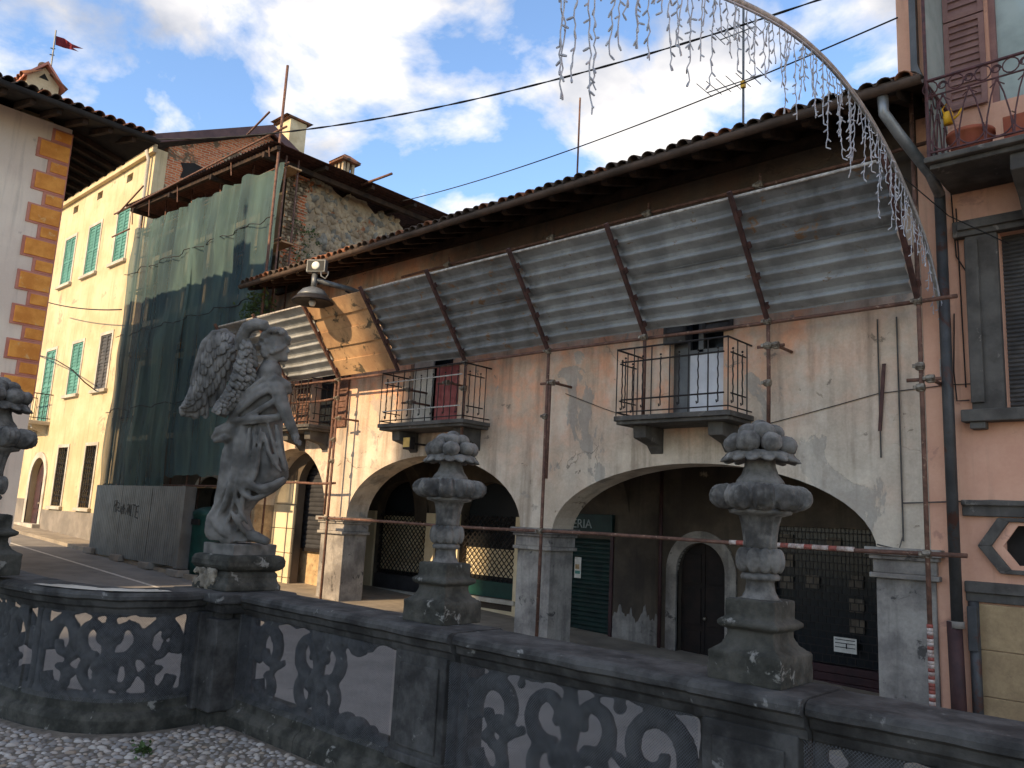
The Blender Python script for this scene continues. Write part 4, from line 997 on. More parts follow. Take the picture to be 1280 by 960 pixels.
o.add([tp[0], tp[1], tp[2], tp[3], bt[0], bt[1], bt[2], bt[3], onX(91, 60, -18.56)], [(0, 1, 5, 4), (1, 2, 8, 6, 5), (2, 3, 8), (8, 7, 6)])
fl = part('cloth', o, 'flag_red', FL, fix=False); sm_ = fl.modifiers.new('s', 'SOLIDIFY'); sm_.thickness = .006
# ------------------------------------------------------------------ pink house (right)
PH = thing('pink_house', 'salmon pink house with dark stone window frame, wrought iron balcony and stone base', 'house', (0, FY, sz(0)))
ops = [(-2.0, -.75, 3.12, 5.2, 0), (-2.0, -.6, 6.85, 9.4, 0), (-2.1, -.95, 1.4, 1.83, 0)]
m = M(); m.wall(PY(FY), -2.855, 4.5, -1.2, 11, .45, ops); m.wall(PX(-2.45), FY+.452, 16, 7.0, 11, .4); part('wall', m, 'pink_wall', PH)
o = M(); o.box(-3.06, -2.856, FY+.05, FY+.3, 7.2, 11); part('wall_end', o, 'pink_wall', PH)
o = M(); o.extr([(-2.86, FY-.01, 11.2), (-2.86, FY-.01, 7.55), (-2.74, FY-.01, 7.15), (-2.66, FY-.01, 7.2), (-2.78, FY-.01, 7.6), (-2.78, FY-.01, 11.2)], (0, -.1, 0)); part('edge_flashing', o, 'zinc_dark', PH)
# tall window with stone frame and roller blind
o = M(); o.box(-2.34, -2.004, FY-.1, FY-.004, 3.12, 5.2); o.box(-.746, -.4, FY-.1, FY-.004, 3.12, 5.2); o.box(-2.46, -.3, FY-.13, FY-.004, 5.2, 5.4)
o.box(-2.34, -2.2, FY-.14, FY-.1, 3.2, 5.15); o.box(-2.4, -.3, FY-.17, FY-.13, 5.27, 5.36)
fr = part('window_frame', o, 'dark_trim', PH, bevel=.012)
o = M(); o.box(-2.44, -.3, FY-.19, FY-.004, 2.98, 3.12); o.box(-2.36, -2.2, FY-.15, FY-.004, 2.9, 2.98); part('window_sill', o, 'dark_trim', PH, bevel=.012)
roller('roller_blind', -2.0, -.75, 3.12, 5.2, FY+.14, 'shutter_dark', PH, .05)
# string courses, octagonal window panel, stone base
o = M(); o.box(-2.5, 4.5, FY-.06, FY-.004, 1.92, 2.1); o.box(-2.5, 4.5, FY-.1, FY-.004, 2.04, 2.1); part('string_course', o, 'dark_trim', PH, bevel=.01)
o = M(); o.box(-2.5, 4.5, FY-.1, FY-.004, 1.08, 1.2); o.box(-2.5, 4.5, FY-.06, FY-.004, .98, 1.08); part('string_course', o, 'dark_trim', PH, bevel=.01)
oc = [(-2.14, 1.6), (-1.98, 1.38), (-1.1, 1.38), (-.9, 1.6), (-1.1, 1.84), (-1.98, 1.84)]
def ring(pts, k0, k1, y, d, cx=-1.46, cz=1.62):
    o = M(); n = len(pts); g = lambda p, k: (cx+(p[0]-cx)*k, y, cz+(p[1]-cz)*k)
    for i in range(n):
        a, b = pts[i], pts[(i+1) % n]; o.extr([g(a, k0), g(b, k0), g(b, k1), g(a, k1)], (0, d, 0))
    return o
part('window_surround', ring(oc, 1.12, 1.32, FY-.07, .066), 'dark_trim', PH, bevel=.008)
part('window_reveal', ring(oc, .96, 1.12, FY-.03, .026), 'pink_wall', PH)
o = M(); o.box(-2.2, -.85, FY+.1, FY+.12, 1.3, 1.92); part('oval_window', o, 'interior', PH)
z = -1.0
for r_ in range(5):
    xx = -2.44
    for j in range(9):
        w_ = (.62 if (j+r_) % 2 else .8) if False else .78
        o = M(); o.box(xx+.006, xx+w_-.006, FY-.045, FY-.004, z+.006, z+.49); part('stone_slab', o, 'beige_stone', PH, bevel=.006); xx += w_
    z += .49
    if z > .9: break
# upper balcony
by = 9.42; zs = 5.92
o = M(); o.extr([(-2.52, by, zs-.07), (-2.52, by, zs), (-2.52, FY, zs), (-2.52, FY, zs-.07)], (6, 0, 0)); o.box(-2.48, 3.4, by+.08, FY, zs-.13, zs-.07); BB = part('balcony', o, 'dark_trim', PH, bevel=.015)
for xx in (-1.7, .05):
    o = M(); pr = [(FY, zs-.13), (by+.15, zs-.13), (by+.13, zs-.32), (by+.3, zs-.42), (by+.5, zs-.5), (FY-.18, zs-.75), (FY-.1, zs-.95), (FY, zs-1.0)]
    o.extr([(xx, a, b) for a, b in pr], (.28, 0, 0)); part('bracket', o, 'dark_trim', BB, bevel=.012)
zt = 6.86
o = M(); o.tube([(-2.47, FY, zt), (-2.47, by+.04, zt), (3.3, by+.04, zt)], .02, 6); part('rail', o, 'purple_iron', BB)
o = M(); o.tube([(-2.47, FY, zs+.05), (-2.47, by+.04, zs+.05), (3.3, by+.04, zs+.05)], .014, 6); o.tube([(-2.47, by+.04, zt-.2), (3.3, by+.04, zt-.2)], .011, 6); part('rail', o, 'purple_iron', BB)
o = M(); o.tube([(-2.47, by+.04, zs-.02), (-2.47, by+.04, 9.2)], .022, 6); part('corner_post', o, 'purple_iron', BB)
def scrollwork(P):
    o = M(); Wd = .26
    o.tube([P(0, zs+.05), P(.02, zs+.3), P(.07, zs+.55), P(.13, zt-.2)], .009, 5)
    o.tube([P(Wd, zs+.05), P(Wd-.02, zs+.3), P(Wd-.07, zs+.55), P(.13, zt-.2)], .009, 5)
    o.tube([P(.13+.15*math.cos(q), zs+.26+.2*math.sin(q)) for q in [math.pi+math.pi*i/12 for i in range(13)]], .009, 5)
    o.tube([P(.0+.08*math.cos(q), zt-.1+.085*math.sin(q)) for q in [2*math.pi*i/12 for i in range(13)]], .008, 5)
    o.tube([P(.13+.05*math.cos(q)*(1-i/40), zt-.1+.05*math.sin(q)*(1-i/40)) for i, q in enumerate([2*math.pi*i/12 for i in range(20)])], .008, 5)
    o.tube([P(.13-.07, zt-.3), P(.13, zt-.24), P(.13+.07, zt-.3)], .008, 5)
    return o
for k in range(14): part('scroll_panel', scrollwork(lambda a, z, k=k: (-2.43+.27*k+a, by+.04, z)), 'purple_iron', BB)
for k in range(3): part('scroll_panel', scrollwork(lambda a, z, k=k: (-2.47, by+.1+.28*k+a, z)), 'purple_iron', BB)
o = M(); o.box(-2.5, -2.485, by+.12, FY-.02, 6.0, 9.4); sc_ = part('side_screen', o, 'pale_glass', BB)
louvre(-2.48, -2.03, 6.86, 8.05, FY-.02, 'shutter_mauve', PH, 12, .06); louvre(-2.48, -2.03, 8.07, 9.4, FY-.02, 'shutter_mauve', PH, 12, .06)
o = M(); o.box(-2.0, -.6, FY+.12, FY+.15, 6.85, 9.4); part('window_glass', o, 'pale_glass', PH)
o = M(); o.box(-2.0, -1.93, FY+.06, FY+.14, 6.85, 9.4); o.box(-1.34, -1.27, FY+.06, FY+.14, 6.85, 9.4); part('window_casement', o, 'shutter_mauve', PH)
PO = thing('flower_pot', 'round terracotta bowl on the pink house balcony', 'pot', (-2.1, by+.3, zs))
o = M(); o.lathe([(.12, 0), (.2, .12), (.23, .24), (.25, .25), (.25, .29), (.21, .28), (.19, .2), (0, .2)], (-2.1, by+.32, zs), 20); part('bowl', o, 'terracotta', PO, True)
o = M(); o.lathe([(.2, .2), (.1, .23), (0, .24)], (-2.1, by+.32, zs), 14); part('soil', o, 'mortar', PO)
PO = thing('planter_box', 'long terracotta planter trough standing along the pink house balcony', 'planter', (-1.2, by+.3, zs))
o = M(); o.extr([(-1.75, by+.2, zs), (-1.75, by+.46, zs), (-1.75, by+.5, zs+.32), (-1.75, by+.16, zs+.32)], (1.5, 0, 0)); part('trough', o, 'terracotta', PO, bevel=.01)
o = M()
for k in range(60):
    x = random.uniform(-1.7, -.3); y = by+random.uniform(.18, .48); z = zs+random.uniform(.3, .42); a = random.uniform(0, 6.3); s = random.uniform(.025, .05)
    o.add([(x, y, z), (x+s*math.cos(a), y+s*math.sin(a), z+s*.6), (x+2*s*math.cos(a), y+2*s*math.sin(a), z+.1*s), (x+s*math.cos(a+.8), y+s*math.sin(a+.8), z)], [(0, 1, 2, 3)])
part('withered_plants', o, 'leaf_dry', PO, fix=False, kind='stuff')
WC = thing('watering_can', 'small yellow watering can hooked inside the balcony railing', 'watering can', (-2.25, by+.1, 6.35))
o = M(); o.lathe([(.0, 0), (.05, 0), (.055, .1), (.045, .14), (.02, .15), (0, .15)], (-2.27, by+.11, 6.3), 12); part('body', o, 'yellow_plastic', WC, True)
o = M(); o.tube([(-2.23, by+.11, 6.34), (-2.17, by+.11, 6.38), (-2.13, by+.11, 6.45)], [.016, .012, .01], 6); part('spout', o, 'yellow_plastic', WC, True)
o = M(); o.tube([(-2.31, by+.11, 6.42), (-2.33, by+.11, 6.5), (-2.28, by+.11, 6.56), (-2.24, by+.11, 6.46)], .01, 6); part('handle', o, 'yellow_plastic', WC, True)
o = M(); o.tube([(-2.42, FY-.08, -1.0), (-2.42, FY-.08, .98)], .055, 10); part('gas_pipe', o, 'pipe_grey', PH, True)
o = M(); o.box(-2.475, -2.375, FY-.15, FY-.1, .45, .93); part('gas_meter_cover', o, 'pipe_grey', PH, bevel=.01)
for pts in ([(-2.45, 5.9), (-2.42, 5.0), (-2.3, 4.75), (-2.18+.0, 4.45)], [(-2.47, 4.3), (-2.5, 3.6), (-2.48, 3.25), (-2.35, 3.25)], [(-2.4, 5.6), (-2.38, 3.4)]):
    o = M(); o.tube([(a-.03, FY-.03, b) for a, b in pts], .008, 5); part('loose_cable', o, 'cable', PH)

# ------------------------------------------------------------------ protective scaffold with slanted debris canopy
SC = thing('debris_canopy', 'rusty pole scaffold carrying a slanted canopy of corrugated sheets along the arcade front', 'scaffold', (-8.4, 9.9, sz(-8)))
RX = [-2.76, -4.61, -6.51, -8.39, -10.33, -12.2, -14.15, -16.05, -17.75]
YB, ZB, YT, ZT = 9.86, 4.44, 8.88, 5.74
sl = Vector((0, YT-YB, ZT-ZB)); LEN = sl.length; sl.normalize(); nr = Vector((0, -sl.z, sl.y))*-1     # nr points up/back (to the wall side)
if nr.z < 0: nr = -nr
def cp(x, t, h=0): p = Vector((x, YB, ZB))+sl*t+nr*h; return (p.x, p.y, p.z)
def sheet(xa, xb, t0, t1, lift, seed):
    o = M(); rg = random.Random(seed); prof = []; t = t0; pitch = .205
    while t < t1-.02:
        for dt, h in ((0, .065), (.03, .062), (.15, .0), (.165, 0), (.182, .065)):
            if t+dt <= t1: prof.append((t+dt, h))
        t += pitch
    prof.append((t1, .03)); nx = 8
    for i in range(nx):
        ua, ub = xa+(xb-xa)*i/nx, xa+(xb-xa)*(i+1)/nx
        wob = lambda u: .02*math.sin(u*1.7+seed)+.009*math.sin(u*5+seed*2)
        o.strip([cp(ua, q, h+lift+wob(ua)) for q, h in prof], [cp(ub, q, h+lift+wob(ub)) for q, h in prof])
    return o
for i in range(len(RX)-1):
    xa, xb = RX[i+1], RX[i]
    if i == 0: xb = -2.87
    if i == 5:      # the bay closed with boards
        z = 0
        for k in range(5):
            h = LEN/5; o = M(); rg = .028*(k % 2)+random.uniform(-.004, .004)
            o.obox(cp((xa+xb)/2, h*(k+.5), .04+rg), ((xb-xa)/2-.01, 0, 0), tuple(sl*(h/2+.012)), tuple(nr*.012)); part('board', o, 'board', SC)
        continue
    part('sheet', sheet(xa-.04, xb+.04, .0, LEN*.54, .03+.004*(i % 2), i), ('zinc', 'zinc_b')[(i*7 % 5) % 2], SC)
    part('sheet', sheet(xa-.04, xb+.04, LEN*.52, LEN, .045+.004*(i % 2), i+20), ('zinc_b', 'zinc')[(i*3 % 4) // 2], SC)
    o = M(); o.tube([cp(xa, LEN+.01, .05), cp(xb, LEN+.01, .05)], .02, 6); part('edge_strip', o, 'white_iron', SC)
for i, x in enumerate(RX):
    e = .1 if i else .3
    o = M(); dx_ = .06 if i else .35
    o.obox(cp(x, LEN/2+.03, -.012), (.028, 0, 0), tuple(sl*(LEN/2+.08)), tuple(nr*.028)); part('rafter', o, 'rust_dark' if x > -13 else 'rust', SC, bevel=.004)
    for t in (.0, .42, .85, 1.28):
        o = M(); o.obox(cp(x+.045, t+.15, .005), (.02, 0, 0), tuple(sl*.04), tuple(nr*.03)); part('cleat', o, 'rust_dark', SC)
RAIL = 4.38
for xa, xb, z, y in ((-18.0, -2.35, RAIL, 9.92), (-14.45, -2.36, 1.475, 9.9), (-12.6, -2.62, 6.42, 10.12), (-17.9, -14.4, 3.98, 9.95), (-17.9, -14.1, 2.2, 9.98)):
    o = M(); n = 10; o.tube([(xa+(xb-xa)*k/n, y, z+.012*math.sin(k*1.3)) for k in range(n+1)], .026, 8); part('rail', o, 'rust', SC, True)
def coupler(x, y, z, s=1):
    o = M(); o.tube([(x-.045*s, y-.02, z), (x+.045*s, y-.02, z)], .042*s, 8); o.tube([(x, y+.0, z-.045*s), (x, y+.0, z+.045*s)], .042*s, 8); o.box(x-.07*s, x-.04*s, y-.07, y-.03, z-.02, z+.02)
    o.tube([(x+.03, y-.08, z), (x+.03, y+.0, z)], .012, 5)
    part('coupler', o, 'clamp_metal', SC)
POLES = [(-2.76, 9.9, sz(-3), 7.0), (-4.61, 9.9, 2.95, RAIL+.05), (-6.51, 9.86, 3.2, RAIL+.05), (-8.39, 9.9, sz(-8.4), RAIL+.05), (-10.33, 9.9, 2.7, RAIL+.05), (-14.15, 9.9, sz(-14), RAIL+.1), (-14.42, 10.0, 1.55, RAIL), (-15.9, 9.85, 3.3, RAIL), (-17.75, 9.9, sz(-17.7), RAIL+.1)]
for x, y, z0, z1 in POLES:
    o = M(); o.tube([(x, y, z0), (x+.006, y, (z0+z1)/2), (x, y, z1)], .027, 8); part('pole', o, 'rust', SC, True); coupler(x, y, RAIL)
o = M(); o.tube([(-8.33, 9.9, 2.3), (-8.33, 9.9, 3.9)], .024, 8); part('pole', o, 'rust', SC, True)
for x, z in ((-2.76, 1.475), (-8.39, 1.475), (-14.15, 1.475), (-8.39, 3.3), (-4.61, 3.55), (-4.61, 4.05), (-14.15, 3.1), (-14.15, 3.98), (-14.15, 2.65), (-2.76, 3.35), (-2.76, 3.6), (-10.33, 3.9)): coupler(x, 9.9, z)
# wall ties
for x, z in ((-8.39, 3.85), (-4.61, 4.05), (-14.15, 3.55), (-10.9, 4.05), (-2.76, 3.45), (-12.0, 4.0), (-11.9, 3.75)):
    o = M(); o.tube([(x-.16, 9.92, z), (x+.2, 9.95, z)], .022, 8); o.tube([(x+.1, 9.9, z), (x+.1, FY, z)], .022, 8); part('wall_tie', o, 'rust', SC, True); coupler(x+.1, 9.92, z)
for x in (-11.2, -8.6, -6.66, -4.82):
    o = M(); o.tube([(x, 10.12, 5.9), (x, 10.12, 6.6)], .022, 8); o.tube([(x, 10.12, 6.42), (x, FY, 6.42)], .022, 8); part('wall_tie', o, 'rust', SC, True); coupler(x, 10.12, 6.42, 1.25)
for z0, z1, m1, m2 in ((-.35, .18, 'tape_red', 'tape_white'), (.18, .72, 'tape_red', 'tape_white')):
    n = 14
    for k in range(n):
        o = M(); a = z0+(z1-z0)*k/n; o.tube([(-2.76, 9.9, a), (-2.76, 9.9, a+(z1-z0)/n)], .034, 8); part('warning_tape', o, m1 if (k % 2 and z0 < .1) or (k % 3 == 1) else m2, SC, True)
for k in range(16):
    o = M(); x = -5.15+.10*k; o.tube([(x, 9.9, 1.475), (x+.10, 9.9, 1.475)], .032, 8); part('warning_tape', o, 'tape_red' if k % 3 == 1 else 'tape_white', SC, True) if x < -3.6 else None

# ------------------------------------------------------------------ street lamp on its bracket
LP = thing('street_lamp', 'grey saucer street lamp with a flood light on top, on a wall bracket', 'street lamp', (-13.45, 8.6, 5.7))
lx, ly, lz = -13.45, 8.62, 5.74
o = M(); o.lathe([(.03, .22), (.1, .215), (.22, .16), (.3, .06), (.315, .02)], (lx, ly, lz), 28); part('dome', o, 'lamp_grey', LP, True)
o = M(); o.lathe([(.315, .02), (.40, -.06), (.41, -.09), (.36, -.09), (.22, -.05), (.05, -.04)], (lx, ly, lz), 28); part('reflector_rim', o, 'black_iron', LP, True)
o = M(); o.lathe([(.0, -.16), (.05, -.15), (.07, -.09), (.05, -.04)], (lx, ly, lz), 14); part('bulb', o, 'lamp_white', LP, True)
o = M(); o.tube([(lx, ly, lz+.2), (lx, ly, lz+.5)], .06, 12); part('stem', o, 'lamp_grey', LP, True)
o = M(); o.tube([(lx, ly, lz+.38), (lx+.1, 9.4, lz+.36), (lx+.12, FY, lz+.28)], [.05, .06, .075], 10); part('bracket_arm', o, 'lamp_grey', LP, True)
o = M(); o.tube([(lx+.1, 9.3, lz+.3), (lx+.12, 9.8, lz+.2), (lx+.12, FY-.02, lz-.1)], .02, 6); part('brace', o, 'black_iron', LP, True)
dv = Vector((.55, -.83, 0)); rvv = Vector((.83, .55, 0)); c0 = Vector((lx+.05, ly, lz+.64))
o = M(); o.obox(c0, tuple(rvv*.2), tuple(dv*.07), (0, 0, .13)); part('flood_housing', o, 'lamp_grey', LP, bevel=.015)
o = M(); o.obox(c0+dv*.072, tuple(rvv*.17), tuple(dv*.004), (0, 0, .105)); part('flood_glass', o, 'dark_glass', LP)
q = dv.to_track_quat('Z', 'Y').to_matrix(); o = M(); o.ell(c0+dv*.075, .085, .085, .03, 16, 8, q); part('flood_lens', o, 'lamp_white', LP, True)
o = M(); o.tube([(lx+.2, ly, lz+.52), (lx+.22, ly, lz+.42), (lx+.3, ly+.05, lz+.36), (lx+.34, ly+.08, lz+.45), (lx+.3, ly+.1, lz+.52)], .014, 6); part('flood_cable', o, 'lamp_grey', LP, True)

# ------------------------------------------------------------------ festive light arch over the street
LA = thing('light_arch', 'bare metal arch over the street hung with unlit icicle light strings', 'light arch', (-2.6, -1.0, .1))
AX, AYc, AZc, Aa, Ab = -2.62, 6.9, 3.62, 3.74, 2.3
AP = [(10.39, 3.45), (10.36, 3.9), (10.3, 4.35), (9.83, 5.0), (9.41, 5.27), (8.76, 5.6), (8.05, 5.82), (7.3, 5.92), (6.6, 5.9), (5.8, 5.77), (4.76, 5.45), (4.0, 5.16), (3.2, 4.86), (2.3, 4.5), (1.2, 4.0), (.2, 3.4), (-.6, 2.6), (-1.0, 1.6), (-1.05, .1)]
AP = smooth_path(AP, 2); _al = arclen(AP)
def ap(y):
    i = min(range(len(AP)), key=lambda k: abs(AP[k][0]-y)); j = min(len(AP)-1, i+1) if AP[i][0] > y else max(0, i-1)
    a, b = AP[i], AP[j]; t = 0 if abs(b[0]-a[0]) < 1e-6 else (y-a[0])/(b[0]-a[0]); return Vector((AX, y, a[1]+(b[1]-a[1])*t))
o = M(); o.tube([(AX, a, b) for a, b in AP], .028, 8); part('arch_tube', o, 'arch_tube', LA, True)
o = M(); o.tube([(AX+.02, a, b-.04) for a, b in AP], .008, 5); part('feed_cable', o, 'bulb_white', LA)
rg = random.Random(11)
nst = 92
for k in range(nst):
    q = 10.3-7.25*k/(nst-1)+rg.uniform(-.03, .03); p = ap(q)+Vector((rg.uniform(-.02, .02), 0, -.03)); L = rg.choice((.25, .38, .5, .62, .8))*rg.uniform(.85, 1.1)
    if q > 9.3: L *= .6
    if q < 3.4: L = rg.uniform(.75, 1.0)
    o = M(); n = max(4, int(L/.045)); pts = []; x, y = p.x, p.y; ax_, ay_ = rg.uniform(-.04, .04), rg.uniform(-.04, .04)
    for j in range(n+1):
        t = j/n; pts.append(Vector((x+ax_*t+rg.uniform(-.008, .008), y+ay_*t+rg.uniform(-.012, .012), p.z-L*t)))
    o.tube(pts, .0045, 4, False)
    for j in range(1, n+1):
        if j % 2 == 0: continue
        d_ = Vector((rg.uniform(-1, 1), rg.uniform(-1, 1), -rg.uniform(.3, 1.2))).normalized()*.045; o.tube([pts[j], pts[j]+d_*.5, pts[j]+d_], [.005, .008, .006], 4)
    part('icicle_strand', o, 'bulb_white', LA, fix=False)
o = M(); o.tube([(-2.65, 9.0, 5.6), (-2.4, 9.9, 5.35), (-1.9, FY-.02, 5.05)], .007, 5); part('stay_wire', o, 'cable', LA)
o = M(); o.box(-2.66, -2.56, 10.3, 10.39, 3.5, 3.75); part('wall_plate', o, 'arch_tube', LA)

# ------------------------------------------------------------------ cables and aerials
def cable(name, A_, B_, sag, r, label, twist=False):
    A_, B_ = Vector(A_), Vector(B_); n = 60; o = M()
    for s in ((0,) if not twist else (0, 1)):
        pts = []
        for i in range(n+1):
            t = i/n; p = A_.lerp(B_, t); p.z -= sag*4*t*(1-t); ph = t*70+s*math.pi
            if twist: p += Vector((0, math.cos(ph), math.sin(ph)))*r*.8
            pts.append(p)
        o.tube(pts, r, 6)
    return single(name, o, 'cable', label, 'cable', smooth=True)
cable('overhead_cable', (-16.8, 6.5, 9.25), onY(1075, -18, 9.6), 0.55, .010, 'thick twisted black cable from the white house eaves high across the sky', True)
cable('overhead_wire', onY(500, 252, 13.5), onY(1122, 22, FY-.02), .25, .012, 'thin black wire from the sheet roof to the pink house edge')
cable('facade_wire', onY(60, 378, 9.6), onY(152, 387, 9.7), .1, .02, 'thin wire strung across the cream house front')
o = M(); pts = [onY(48, 444, FY-.05), onY(70, 450, FY-.6), onY(90, 462, FY-1.0), onY(106, 478, FY-.6), onY(122, 490, FY-.05)]; o.tube(pts, .02, 6)
single('slack_cable', o, 'cable', 'slack black cable looping down the cream house front to the netting', 'cable', smooth=True)
AE = thing('tv_aerial', 'thin television aerial mast with crossed rods on the arcade roof', 'aerial', tuple(onY(929, 140, 12)))
b_ = onY(929, 190, 12.0); t_ = onY(930, -60, 12.0); b_.z = 7.55
o = M(); o.tube([b_, (b_.x, 12, t_.z)], .022, 6); part('mast', o, 'lamp_grey', AE)
for zz, Lx in ((onY(930, 102, 12).z, .75), (onY(930, 40, 12).z, .5)):
    o = M(); o.tube([(b_.x-Lx, 12.1, zz+.1), (b_.x+Lx*.5, 11.9, zz-.05)], .012, 5); part('boom', o, 'lamp_grey', AE)
    for k in range(7):
        x = b_.x-Lx+1.5*Lx*k/6; o = M(); o.tube([(x, 12.0-.28, zz+.1-.1*k/6), (x, 12.0+.28, zz+.1-.1*k/6)], .007, 4); part('rod', o, 'lamp_grey', AE)
o = M(); o.box(b_.x-.03, b_.x+.04, 11.95, 12.02, onY(930, 106, 12).z-.06, onY(930, 106, 12).z+.06); part('junction_box', o, 'yellow_plastic', AE)
o = M(); p = onY(722, 205, 12.5); tp = onY(721, 124, 12.5); o.tube([(p.x, 12.5, 7.7), (p.x, 12.5, tp.z)], .02, 6)
single('roof_rod', o, 'rust', 'single bare rod standing on the arcade roof', 'rod')

# ------------------------------------------------------------------ the church behind the camera (casts the shade over the square)
CHU = thing('church', 'tall stone church front facing the balustraded forecourt', 'church', (-6.3, -22, .1))
o = M(); o.extr([(-13.3, -22, .1), (.6, -22, .1), (.6, -22, 26), (-6.3, -22, 30.0), (-13.3, -22, 26)], (0, -20, 0)); part('wall', o, 'church_stone', CHU)
for x in (-12.5, -8.6, -4.0, -.2):
    o = M(); o.box(x-.6, x+.6, -22, -21.7, .1, 24.6); part('pilaster', o, 'trim_stone', CHU, bevel=.03)
o = M(); o.box(-13.3, .6, -22, -21.6, 24.6, 25.8); part('cornice', o, 'trim_stone', CHU, bevel=.05)
o = M(); o.box(-7.8, -4.9, -22.0, -21.9, .1, 5.6); part('door', o, 'dark_wood', CHU)
# ------------------------------------------------------------------ balustrade
BL = thing('balustrade', 'sooty dark carved stone balustrade with scroll openwork behind fine wire mesh', 'balustrade', (-3, 3.25, .1))
def loft(path, prof, inward):
    """sweep a closed (offset, z) profile along a front-edge polyline; offset is measured away from the terrace"""
    m = M(); n = len(path); k = len(prof); vs = []
    for i, (x, y) in enumerate(path):
        a = Vector(path[max(i-1, 0)]); b = Vector(path[min(i+1, n-1)]); t = (b-a).normalized(); nrm = Vector((t.y, -t.x))*inward
        for o_, z in prof: vs.append((x+nrm.x*o_, y+nrm.y*o_, z))
    fs = [(i*k+j, i*k+(j+1) % k, (i+1)*k+(j+1) % k, (i+1)*k+j) for i in range(n-1) for j in range(k)]
    fs += [tuple(range(k)), tuple((n-1)*k+j for j in range(k))[::-1]]
    m.add(vs, fs); return m
def dense(p, st=.12):
    out = []
    for (x0, y0), (x1, y1) in zip(p, p[1:]):
        n = max(1, int(math.hypot(x1-x0, y1-y0)/st)); out += [(x0+(x1-x0)*i/n, y0+(y1-y0)*i/n) for i in range(n)]
    return out+[p[-1]]
CV = smooth_path(CURVE+[(-9.5, 2.05), (-12.5, 2.05)], 2)
CAP = [(.0, .972), (.012, .99), (.04, 1.0), (.36, 1.0), (.385, .985), (.385, .955), (.35, .935), (.33, .88), (.31, .85), (.075, .85), (.062, .885), (.04, .9), (.03, .935), (.0, .95)]
BASE = [(.02, -.6), (.02, .17), (.035, .2), (.07, .22), (.075, .27), (.10, .295), (.28, .295), (.31, .27), (.34, .2), (.34, -.6)]
def weather(o, amp=.006, fs=6):
    for v in o.data.vertices:
        c = v.co; v.co = c+Vector((noise.noise(c*fs), noise.noise(c*fs+Vector((7, 0, 0))), noise.noise(c*fs+Vector((0, 9, 0)))))*amp
def runx(x0, x1): return dense([(x0, 3.08), (x1, 3.08)], .08)
for a, b in ((-5.44, -3.72), (-3.72, -3.2), (-3.2, -1.78), (-1.78, -1.3), (-1.3, 2.4)):
    pier = (b-a) < .6
    pr = CAP if not pier else [(o_-.03 if o_ < .2 else o_+.03, z+.004) for o_, z in CAP]
    weather(part('cap_stone', loft(runx(a+.004, b-.004), pr, -1), 'sooty_stone', BL), .005)
for a, b in ((-5.5, -4.6), (-4.6, -3.5), (-3.5, -2.6), (-2.6, -1.6), (-1.6, 2.4)):
    weather(part('base_stone', loft(runx(a+.003, b-.003), BASE, -1), 'moss_stone', BL), .006)
o = part('cap_stone', loft(dense(CV, .06), CAP, -1 if False else 1, ), 'sooty_stone', BL); weather(o, .005)
weather(part('base_stone', loft(dense(CV, .06), BASE, 1), 'moss_stone', BL), .006)
lp = M(); A_, B_ = [], []
for i in range(60):
    s_ = .3+1.15*i/59; import bisect as _b
    k = min(len(CV)-2, max(1, _b.bisect_left(arclen(CV), s_))); a, b = Vector(CV[k-1]), Vector(CV[k+1]); t = (b-a).normalized(); nr2 = Vector((t.y, -t.x)); p = Vector(CV[k])
    e0 = .03+.02*noise.noise(Vector((s_*14, 0, 0))); e1 = .20+.07*noise.noise(Vector((s_*6, 3, 0))); e1 = e0+(e1-e0)*min(1, i/6, (59-i)/9)
    A_.append((p.x+nr2.x*e0, p.y+nr2.y*e0, 1.006)); B_.append((p.x+nr2.x*e1, p.y+nr2.y*e1, 1.006))
lp.strip(A_, B_); part('lime_crust', lp, 'trim_stone', BL)
# piers
def pierbox(x0, x1, y0, y1, name='pier'):
    o = M(); o.box(x0, x1, y0, y1, .28, .86); o.box(x0+.05, x1-.05, y0-.012, y0, .36, .80); o.box(x0-.02, x1+.02, y0-.02, y1+.02, .28, .33)
    return part(name, o, 'sooty_stone', BL, bevel=.012)
pierbox(-3.68, -3.26, 3.115, 3.42); pierbox(-1.74, -1.34, 3.115, 3.42); pierbox(.55, .95, 3.115, 3.42)
o = M()      # corner pier under the statue, fluted by stepped pilasters
o.box(-5.95, -5.52, 3.1, 3.36, -.6, .86); o.box(-5.64, -5.42, 3.13, 3.3, .2, .86); o.box(-5.9, -5.47, 3.02, 3.1, .2, .86); o.box(-5.78, -5.6, 2.92, 3.02, .2, .86); o.box(-5.74, -5.43, 2.96, 3.15, .2, .82)
part('corner_pier', o, 'sooty_stone', BL, bevel=.012)
o = M(); o.box(-6.05, -5.40, 2.98, 3.5, .86, .93); o.box(-6.1, -5.36, 2.93, 3.54, .93, .996); weather(part('pier_cap', o, 'sooty_stone', BL, bevel=.012), .006)
o = M(); o.box(-6.05, -5.44, 2.98, 3.4, -.6, .2); part('pier_base', o, 'moss_stone', BL, bevel=.02)
